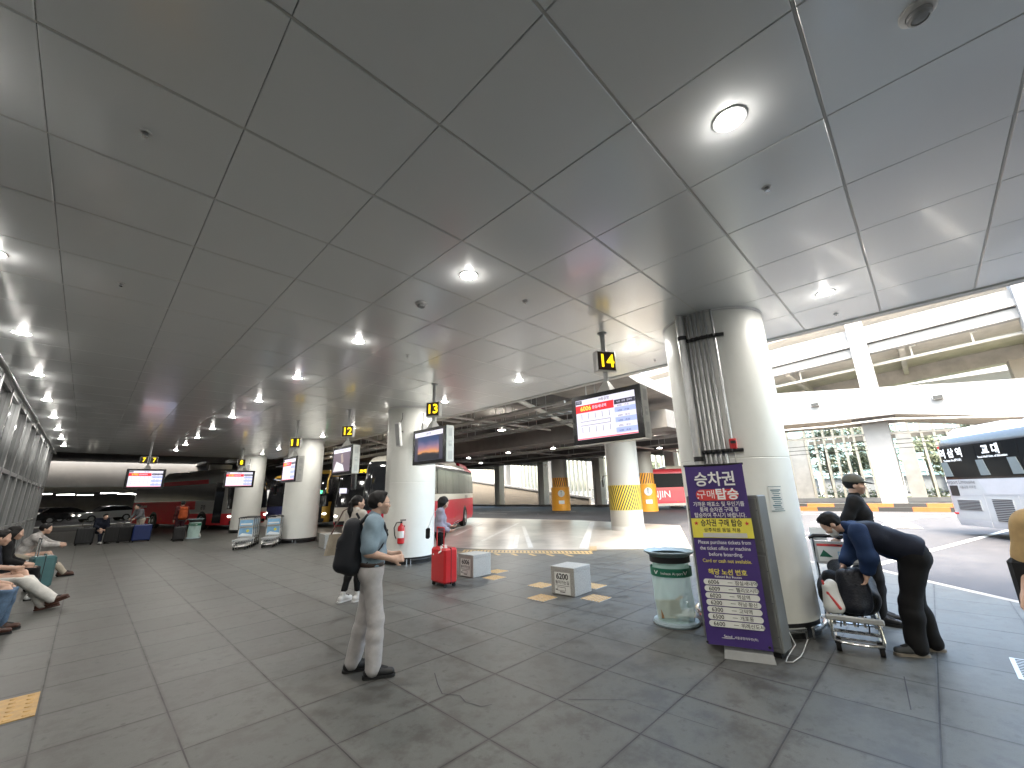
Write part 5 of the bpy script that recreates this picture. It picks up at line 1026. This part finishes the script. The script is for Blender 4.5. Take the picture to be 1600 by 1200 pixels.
    for s_ in 'LR':
        a = P['a'+s_]; td = P['t'+s_].normalized(); ud = P.get('su'+s_, Vector((0,0,1))); hl_ = a-ud*.045-td*.045; toe = a-ud*.052+td*.165
        o = sdf_mesh('shoe', [C(np_(hl_),np_(a-ud*.03+td*.05),.044,.043,.02), C(np_(a-ud*.04+td*.04),np_(toe),.046,.034,.02), C(np_(a-ud*.005),np_(a+ud*.03),.04,.041,.02)], min(h,.01), [(tuple(a-ud*.083),tuple(-ud))], 0, 1, [st['shoe']]); o.parent = t
        sd_ = td.cross(ud); q = MB(); T = Matrix(((td.x,sd_.x,ud.x,0),(td.y,sd_.y,ud.y,0),(td.z,sd_.z,ud.z,0),(0,0,0,1))); T.translation = a-ud*.082
        q.prism(clamp_poly(.055,0,.3,.088,.043),-.014,.012,0,T); q.build('sole',st.get('sole','rubber'),t)
    return t
def stand(hh=1.72, **kw):
    s = hh/1.72; J = dict(pel=(0,0,.95),che=(.0,0,1.26),nek=(-.01,0,1.46),hed=(.025,0,1.6),fwd=(1,0,-.02),sL=(-.01,.185,1.41),sR=(-.01,-.185,1.41),eL=(-.03,.23,1.13),eR=(-.03,-.23,1.13),wL=(.05,.24,.89),wR=(.05,-.24,.89),hL=(0,.085,.91),hR=(0,-.085,.91),kL=(.02,.1,.5),kR=(.02,-.1,.5),aL=(-.02,.11,.095),aR=(-.02,-.11,.095),tL=(1,.12,0),tR=(1,-.12,0))
    J.update(kw); return {k: tuple(np.array(v)*(s if k[:2] not in ('fw','hd','hn','tL','tR','hu','su') else 1)) for k, v in J.items()}
# standing man with backpack, faces right
sky_polo = cloth('sky_polo',(.22,.3,.36)); khaki = cloth('grey_chino',(.47,.45,.445)); navy_c = cloth('navy',(.007,.01,.022)); black_c = cloth('black',(.006,.006,.007)); white_c = cloth('white',(.68,.66,.62)); gblouse = cloth('lilac_grey',(.3,.29,.36)); plaid = cloth('plaid',(.42,.4,.39),.35); blue_c = cloth('blue_shirt',(.01,.028,.085)); denim = cloth('denim',(.1,.16,.25),.3); tanc = cloth('tan',(.5,.35,.17)); brown_l = mat('brown_leather',(.07,.028,.018),.4,0,.2,12); beige = cloth('beige',(.42,.37,.3)); greyc = cloth('grey',(.12,.12,.13)); olive = mat('olive_cap',(.085,.08,.06),.8,0,.15,20); brownbelt = mat('belt_leather',(.035,.02,.015),.4,0,.1); orange_c = cloth('orange',(.32,.06,.015)); shoe_b = mat('shoe_black',(.014,.014,.016),.5,0,.2,20); shoe_w = mat('shoe_white',(.62,.62,.6),.6,0,.06)
P1 = (2.17,4.21); P1R = -26
person('man in light blue polo and grey trousers standing in the foreground, wearing a dark backpack', (*P1,0), P1R, stand(1.69, fwd=(1,.04,.05), hed=(.045,0,1.6), aR=(.06,-.12,.095), aL=(-.13,.13,.095), kR=(.06,-.1,.5), kL=(-.04,.11,.5), tR=(1,-.1,0), tL=(1,.05,0), pel=(-.01,0,.95), che=(0,0,1.27), eR=(-.05,-.24,1.14), wR=(.19,-.2,1.06), hdR=(1,.12,.02), hnR=(0,1,-.35), eL=(-.02,.24,1.14), wL=(.2,.16,1.06), hdL=(1,-.2,0), hnL=(0,-1,-.3)), dict(top=sky_polo,leg=khaki,shoe=shoe_b,belt=brownbelt,glasses=True,hair='short',hem=-.045,sleeve=.82,sleeve_loose=.02,top_fit=.018,leg_fit=.008,cuff=.03,girth=1.04,fold=.006,lfold=.0035,waist=.075,curl=.75), h=.0085)
def backpack(label, loc, rz, m, s=1, z=1.2):
    t = E('backpack', label, 'backpack', loc, rz)
    def add(nm, pr, h=.012, amp=.004, fr=24, mm=m): o = sdf_mesh(nm, pr, h, (), amp, fr, [mm]); o.parent = t
    add('sack', [C((-.19*s,.05,z-.2*s),(-.2*s,.05,z+.13*s),.115*s,.09*s,.03), C((-.19*s,-.05,z-.2*s),(-.2*s,-.05,z+.13*s),.115*s,.09*s,.03), C((-.28*s,.04,z-.2*s),(-.27*s,.04,z+.0),.08*s,.065*s,.04), C((-.28*s,-.04,z-.2*s),(-.27*s,-.04,z),.08*s,.065*s,.04)])
    for s_ in (1,-1): o = sdf_mesh('strap', [C(a,b,.018,.018,.01) for a, b in zip(*[(lambda L: (L[:-1],L[1:]))([(-.14,s_*.1,z+.17),(-.075,s_*.12,z+.238),(.015,s_*.125,z+.24),(.085,s_*.13,z+.165),(.125,s_*.125,z+.05)]) ][0])], .01, (), 0, 1, [m]); o.parent = t
    MB().tube([(.13,-.12,z+.1*s),(.08,-.17,z-.05*s),(-.06,-.17,z-.2*s)],.008,6).build('strap_webbing',m,t); MB().tube([(-.15,.03,z+.21*s),(-.18,.03,z+.26*s),(-.18,-.03,z+.26*s),(-.15,-.03,z+.21*s)],.011,6).build('top_handle',m,t)
    q = MB(); q.tube([(-.33*s,-.1,z-.05*s),(-.345*s,0,z-.035*s),(-.33*s,.1,z-.05*s)],.004,5); q.tube([(-.2*s,-.14*s,z-.2*s),(-.2*s,-.14*s,z+.1*s)],.004,5); q.build('zip','dark',t); return t
backpack('dark navy backpack worn by the standing man in the foreground', (*P1,0), P1R, mat('backpack_cloth',(.005,.007,.012),.7,0,.2,20,.3,250), 1.03, 1.215)
# woman with ponytail, seen from behind, tote
person('woman with a black ponytail and pale top standing behind the man with the backpack', (3.33,7.12,0), 12, stand(1.66, fwd=(.9,-.35,0), aR=(.05,-.1,.095), aL=(-.1,.09,.095), eR=(.04,-.22,1.13), wR=(.18,-.12,1.0)), dict(top=cloth('pale_top',(.45,.42,.38)),leg=black_c,shoe=shoe_w,sole='white',hair='pony',sleeve=1.6,hem=.05,cuff=.0,girth=.9,width=.9,waist=.0,legcut=[((0,0,.16),(0,0,-1))]), h=.012)
tt = E('tote_bag', 'beige tote bag hanging from the shoulder of the ponytail woman', 'bag', (3.33,7.12,0), 12)
q = MB(); q.hull([(x,y,z) for x, y, z in ((-.34,.27,.72),(-.34,.33,.72),(.0,.34,.7),(.0,.27,.7),(-.3,.24,1.05),(-.3,.28,1.05),(-.02,.28,1.05),(-.02,.24,1.05))]); q.build('bag',cloth('tote',(.36,.31,.24)),tt)
MB().tube([(-.28,.26,1.05),(-.12,.2,1.42),(-.02,.18,1.47),(.06,.2,1.4),(-.04,.27,1.05)],.012,6).build('strap',brown_l,tt)
# woman with phone behind the red suitcase
person('woman with long black hair looking at her phone behind the red suitcase', (5.2,7.27,0), -38, stand(1.6, fwd=(1,.1,-.5), hup=(.35,0,.93), hed=(.06,0,1.585), eR=(-.02,-.21,1.13), wR=(.2,-.1,1.0), hdR=(1,.3,.1), hnR=(0,.3,1), eL=(.0,.21,1.13), wL=(.22,.12,1.08), hdL=(1,-.4,0), hnL=(0,0,1)), dict(top=gblouse,leg=black_c,shoe=shoe_b,hair='long',sleeve=1.75,hem=-.02,girth=.88,width=.88,sleeve_loose=.016,fold=.006), h=.012)
ph = E('phone', 'smartphone in the hand of the woman behind the red suitcase', 'phone', (5.2,7.27,0), -38); MB(TR(.33,.03,1.1,ry=-25)).box(0,0,0,.15,.075,.009,0,.003).build('case','dark',ph); MB(TR(.33,.03,1.1,ry=-25)).box(0,0,.006,.13,.066,.002).build('screen','paper',ph)
hb_ = E('handbag', 'small black bag hanging behind the woman with the phone', 'bag', (5.2,7.27,0), -38); MB().box(-.25,-.02,.9,.08,.18,.2,0,.02).build('bag','blackc',hb_); MB().tube([(-.25,.05,1.0),(-.14,.08,1.3),(.02,.14,1.41)],.004,5).tube([(-.25,-.07,1.0),(-.14,.02,1.3),(.02,.14,1.41)],.004,5).build('strap','white',hb_)
# man bending over the cart
PB = (6.13,.3); PBR = 101
person('man in a blue shirt and dark vest bending over the luggage cart', (*PB,0), PBR, dict(pel=(-.02,0,.93),che=(.27,0,1.08),nek=(.45,0,1.17),hed=(.6,0,1.2),fwd=(.72,0,-.7),hup=(.7,0,.72),sL=(.39,.19,1.14),sR=(.39,-.19,1.14),eL=(.36,.25,.9),eR=(.46,-.22,.9),wL=(.4,.2,.74),wR=(.56,-.12,.78),hdL=(.25,-.1,-1),hdR=(.3,.1,-1),hL=(-.02,.09,.9),hR=(-.02,-.09,.9),kL=(.1,.11,.49),kR=(.04,-.12,.49),aL=(.14,.12,.095),aR=(-.02,-.14,.095),tL=(1,.35,0),tR=(1,.2,0),hnL=(1,0,0),hnR=(1,0,0)), dict(top=blue_c,leg=black_c,shoe=mat('shoe_grey',(.05,.055,.06),.6,0,.3,20),sole='tan',hair='short',mask=True,sleeve=1.75,sleeve_loose=.022,hem=.02,girth=1.12,top_fit=.012,cuff=.022,leg_fit=.02,fold=.007,lfold=.009,waist=.12), h=.0095)
vt = E('vest', 'dark quilted vest worn by the man bending over the cart', 'vest', (*PB,0), PBR)
o = sdf_mesh('vest_shell', [C((-.03,.08,.97),(-.03,-.08,.97),.145,.145,.06), C((.12,.08,1.03),(.12,-.08,1.03),.142,.142,.06), C((.27,.1,1.09),(.27,-.1,1.09),.15,.15,.06), C((.38,.11,1.13),(.38,-.11,1.13),.09,.09,.05)], .0105, [((-.07,0,.93),(-.92,0,-.38)),((.405,0,1.13),(.92,0,.3))], .006, 30, [navy_c]); o.parent = vt
# dark bags on the cart
cb_ = mat('duffel_cloth',(.003,.0033,.0045),.6,0,.3,18,.6,40,.3)
bagmesh('duffel_bag','big black duffel bag heaped on the luggage cart by the pillar','bag',[C((-.22,-.12,.47),(.16,-.13,.44),.16,.14,.04), C((-.24,.11,.5),(.2,.12,.43),.17,.14,.04), C((-.2,-.03,.68),(.12,.04,.6),.11,.1,.03), C((.1,-.1,.6),(.18,.1,.58),.09,.09,.03), C((-.1,-.14,.6),(.1,-.13,.63),.07,.08,.02), C((.24,-.02,.36),(.26,.12,.4),.08,.09,.02)],cb_,(6.2,.9,.0),189,.014,.012)
bagmesh('backpack','dark navy backpack on the front of the loaded luggage cart','backpack',[C((.3,.1,.43),(.25,.11,.7),.1,.075,.04), C((.31,.0,.43),(.26,.0,.69),.1,.075,.04), C((.37,.06,.42),(.34,.06,.54),.08,.06,.03), C((.22,.13,.62),(.1,.14,.72),.05,.06,.02)],mat('navy_pack',(.007,.009,.016),.55,0,.25,18,.6,50,.35),(6.17,.9,.0),189,.012,.009)
gb_ = bagmesh('gift_bag','white and red plastic shopping bag at the front of the loaded cart','bag',[C((.4,-.12,.4),(.36,-.13,.6),.065,.06,.03), C((.42,-.17,.4),(.4,-.17,.58),.06,.05,.03)],'paper',(6.16,.9,0),189,.01,.008)
o = sdf_mesh('red_stripe',[C((.47,-.09,.4),(.44,-.17,.53),.014,.014,.01), C((.44,-.17,.53),(.4,-.2,.64),.014,.012,.01)],.007,(),0,1,['rink']); o.parent = gb_
st_ = E('bag_strap', 'loose black straps dangling below the loaded cart', 'strap', (6.17,.9,0), 189); q = MB()
for dx, dy, L in ((.42,-.12,.12),(.44,.02,.1),(.43,.1,.16)): MB().tube([(dx,dy,.34),(dx+.02,dy+.01,.34-L*.6),(dx+.015,dy,.34-L)],.007,5).build('webbing','blackc',st_)
ppr = E('paper_form', 'white paper form clipped to the bar of the loaded cart', 'paper', (6.52,1.12,1.05), -90); MB(TR(ry=0,rx=-15)).box(0,0,.0,.17,.004,.15).build('sheet','paper',ppr)
# man in cap
person('man in an olive cap and black top standing behind the loaded cart', (7.1,.73,0), -88, stand(1.74, fwd=(1,.12,-.06), eR=(-.16,-.27,1.12), wR=(-.26,-.19,.96), hdR=(-.3,.1,-1), eL=(.0,.26,1.13), wL=(.12,.22,.94)), dict(top=black_c,leg=black_c,shoe=shoe_b,cap=olive,hair='short',sleeve=1.8,hem=.06,girth=1.03,fold=.006), h=.01)
# person cut by the right edge
person('person in a tan shirt carrying a black shoulder bag, cut off by the right edge', (4.2,-.575,0), 150, stand(1.68, eR=(-.02,-.27,1.14), wR=(.14,-.26,.96), sR=(-.01,-.2,1.40)), dict(top=tanc,leg=navy_c,shoe=shoe_b,hair='short',sleeve=.9,sleeve_loose=.025,hem=.05,girth=1.08), h=.0115)
sb = E('shoulder_bag', 'black shoulder bag with a grey strap at the right edge of the photo', 'bag', (4.285,-.41,0), 60); MB().box(.02,0,.99,.3,.13,.36,0,.045).build('bag','blackc',sb); MB().hull([(x,y,z) for x, y, z in ((-.09,-.075,.85),(.13,-.075,.85),(-.09,-.075,1.0),(.13,-.075,1.0),(-.08,-.085,.86),(.12,-.085,.86),(-.08,-.085,.99),(.12,-.085,.99))]).build('front_pocket','dark',sb); (lambda *a: MB())([(x,y,z) for x, y, z in ((-.13,-.07,.72),(-.13,.07,.72),(.17,-.07,.72),(.17,.07,.72),(-.15,-.08,.76),(-.15,.08,.76),(.19,-.08,.76),(.19,.08,.76),(-.14,-.06,1.16),(-.14,.06,1.16),(.16,-.06,1.16),(.16,.06,1.16),(-.11,-.05,1.19),(.13,.05,1.19),(-.11,.05,1.19),(.13,-.05,1.19))]); MB().tube([(-.1,.09,1.16),(-.06,.11,1.0),(.0,.1,.76)],.012,6).build('strap','grey',sb); MB().tube([(-.13,.03,.9),(-.19,.03,.86),(-.17,.03,.8),(-.12,.03,.78)],.012,6).build('side_loop','dark',sb); o = sdf_mesh('pouch',[C((.02,.0,.52),(.04,0,.66),.08,.09,.03)],.012,(),.006,20,['navy']); o.parent = sb

# seated people at left: bench
bn2 = E('bench', 'long low bench in front of the glass wall at left', 'bench', (-.93,12.2,0)); MB().box(0,0,.42,.42,9,.05,0,.01).build('seat','grey',bn2)
for k in range(5): MB().box(0,-4.2+k*2.1,.2,.34,.06,.4,0,.01).build('leg','mull',bn2)
def seat(**kw):
    J = dict(pel=(0,0,.53),che=(.03,0,.84),nek=(.05,0,1.03),hed=(.1,0,1.17),fwd=(1,0,-.1),sL=(.04,.18,.98),sR=(.04,-.18,.98),eL=(.1,.22,.72),eR=(.1,-.22,.72),wL=(.33,.12,.62),wR=(.33,-.12,.62),hL=(.02,.09,.52),hR=(.02,-.09,.52),kL=(.45,.12,.52),kR=(.45,-.12,.52),aL=(.5,.12,.095),aR=(.5,-.12,.095),tL=(1,.1,0),tR=(1,-.1,0)); J.update(kw); return J
person('seated person in navy top and white trousers, legs outstretched in brown shoes, left edge', (-.98,10.75,0), -4, seat(kL=(.44,.1,.6),kR=(.42,-.1,.56),aL=(.74,.06,.1),aR=(.84,-.06,.18),tL=(1,.0,.12),tR=(.92,-.2,.35),suL=(-.12,0,1),suR=(-.35,0,.92),wR=(.36,-.08,.7),eR=(.12,-.24,.76),wL=(.3,.06,.68),hed=(.12,0,1.16)), dict(top=navy_c,leg=white_c,shoe=brown_l,sole=brown_l,hair='short',sleeve=.9,sleeve_loose=.02,cuff=.02,leg_fit=.02,hem=.06,nohem=True), h=.0115)
person('seated person in jeans with dark and white shoes, cut off by the left edge', (-.97,9.35,0), -4, seat(kL=(.42,.1,.54),kR=(.42,-.1,.54),aL=(.4,.1,.1),aR=(.36,-.12,.1)), dict(top=white_c,leg=denim,shoe=brown_l,hair='short',sleeve=.9,nohem=True), h=.0135)
person('seated person with dark hair at the very left edge behind the navy clad one', (-.92,12.1,0), 0, seat(), dict(top=black_c,leg=black_c,shoe=shoe_w,hair='long',sleeve=1.7,nohem=True,girth=.9), h=.015)
person('seated man in a plaid shirt leaning forward, farther along the bench', (-.9,15.4,0), -6, seat(che=(.13,0,.82),nek=(.24,0,.99),hed=(.33,0,1.1),sL=(.2,.18,.95),sR=(.2,-.18,.95),eL=(.4,.2,.78),eR=(.4,-.22,.76),wL=(.62,.1,.74),wR=(.64,-.1,.72),aL=(.75,.12,.1),aR=(.8,-.12,.1),kL=(.46,.12,.54),kR=(.46,-.12,.54)), dict(top=plaid,leg=beige,shoe=brown_l,hair='short',sleeve=1.8,nohem=True), h=.0145)
person('person in navy sitting on luggage at far left', (.62,26.1,0), -70, seat(che=(.1,0,.82),nek=(.2,0,1.0),hed=(.28,0,1.1)), dict(top=navy_c,leg=navy_c,shoe=shoe_w,hair='short',sleeve=1.8,nohem=True), h=.02)
person('dim person in grey bending behind the royal blue suitcase', (1.95,26.4,0), -150, stand(1.66, che=(.12,0,1.24), nek=(.2,0,1.42), hed=(.28,0,1.53), sL=(.16,.18,1.36), sR=(.16,-.18,1.36), wL=(.4,.15,1.0), wR=(.4,-.15,1.0), eL=(.25,.22,1.12), eR=(.25,-.22,1.12)), dict(top=greyc,leg=beige,shoe=shoe_b,hair='short',sleeve=1.8,hem=.05), h=.02)
person('walker in dark red clothes with an orange backpack wheeling a black suitcase', (3.13,24.2,0), 100, stand(1.68, kL=(.08,.1,.52), aL=(.12,.1,.1), aR=(-.16,-.1,.12)), dict(top=cloth('maroon',(.06,.012,.012)),leg=cloth('plum',(.05,.012,.02)),shoe=shoe_b,hair='short',sleeve=1.8,hem=.05), h=.02)
backpack('orange backpack worn by the far walker before the dim red coach', (3.13,24.2,0), 100, orange_c, 1.05, 1.2)
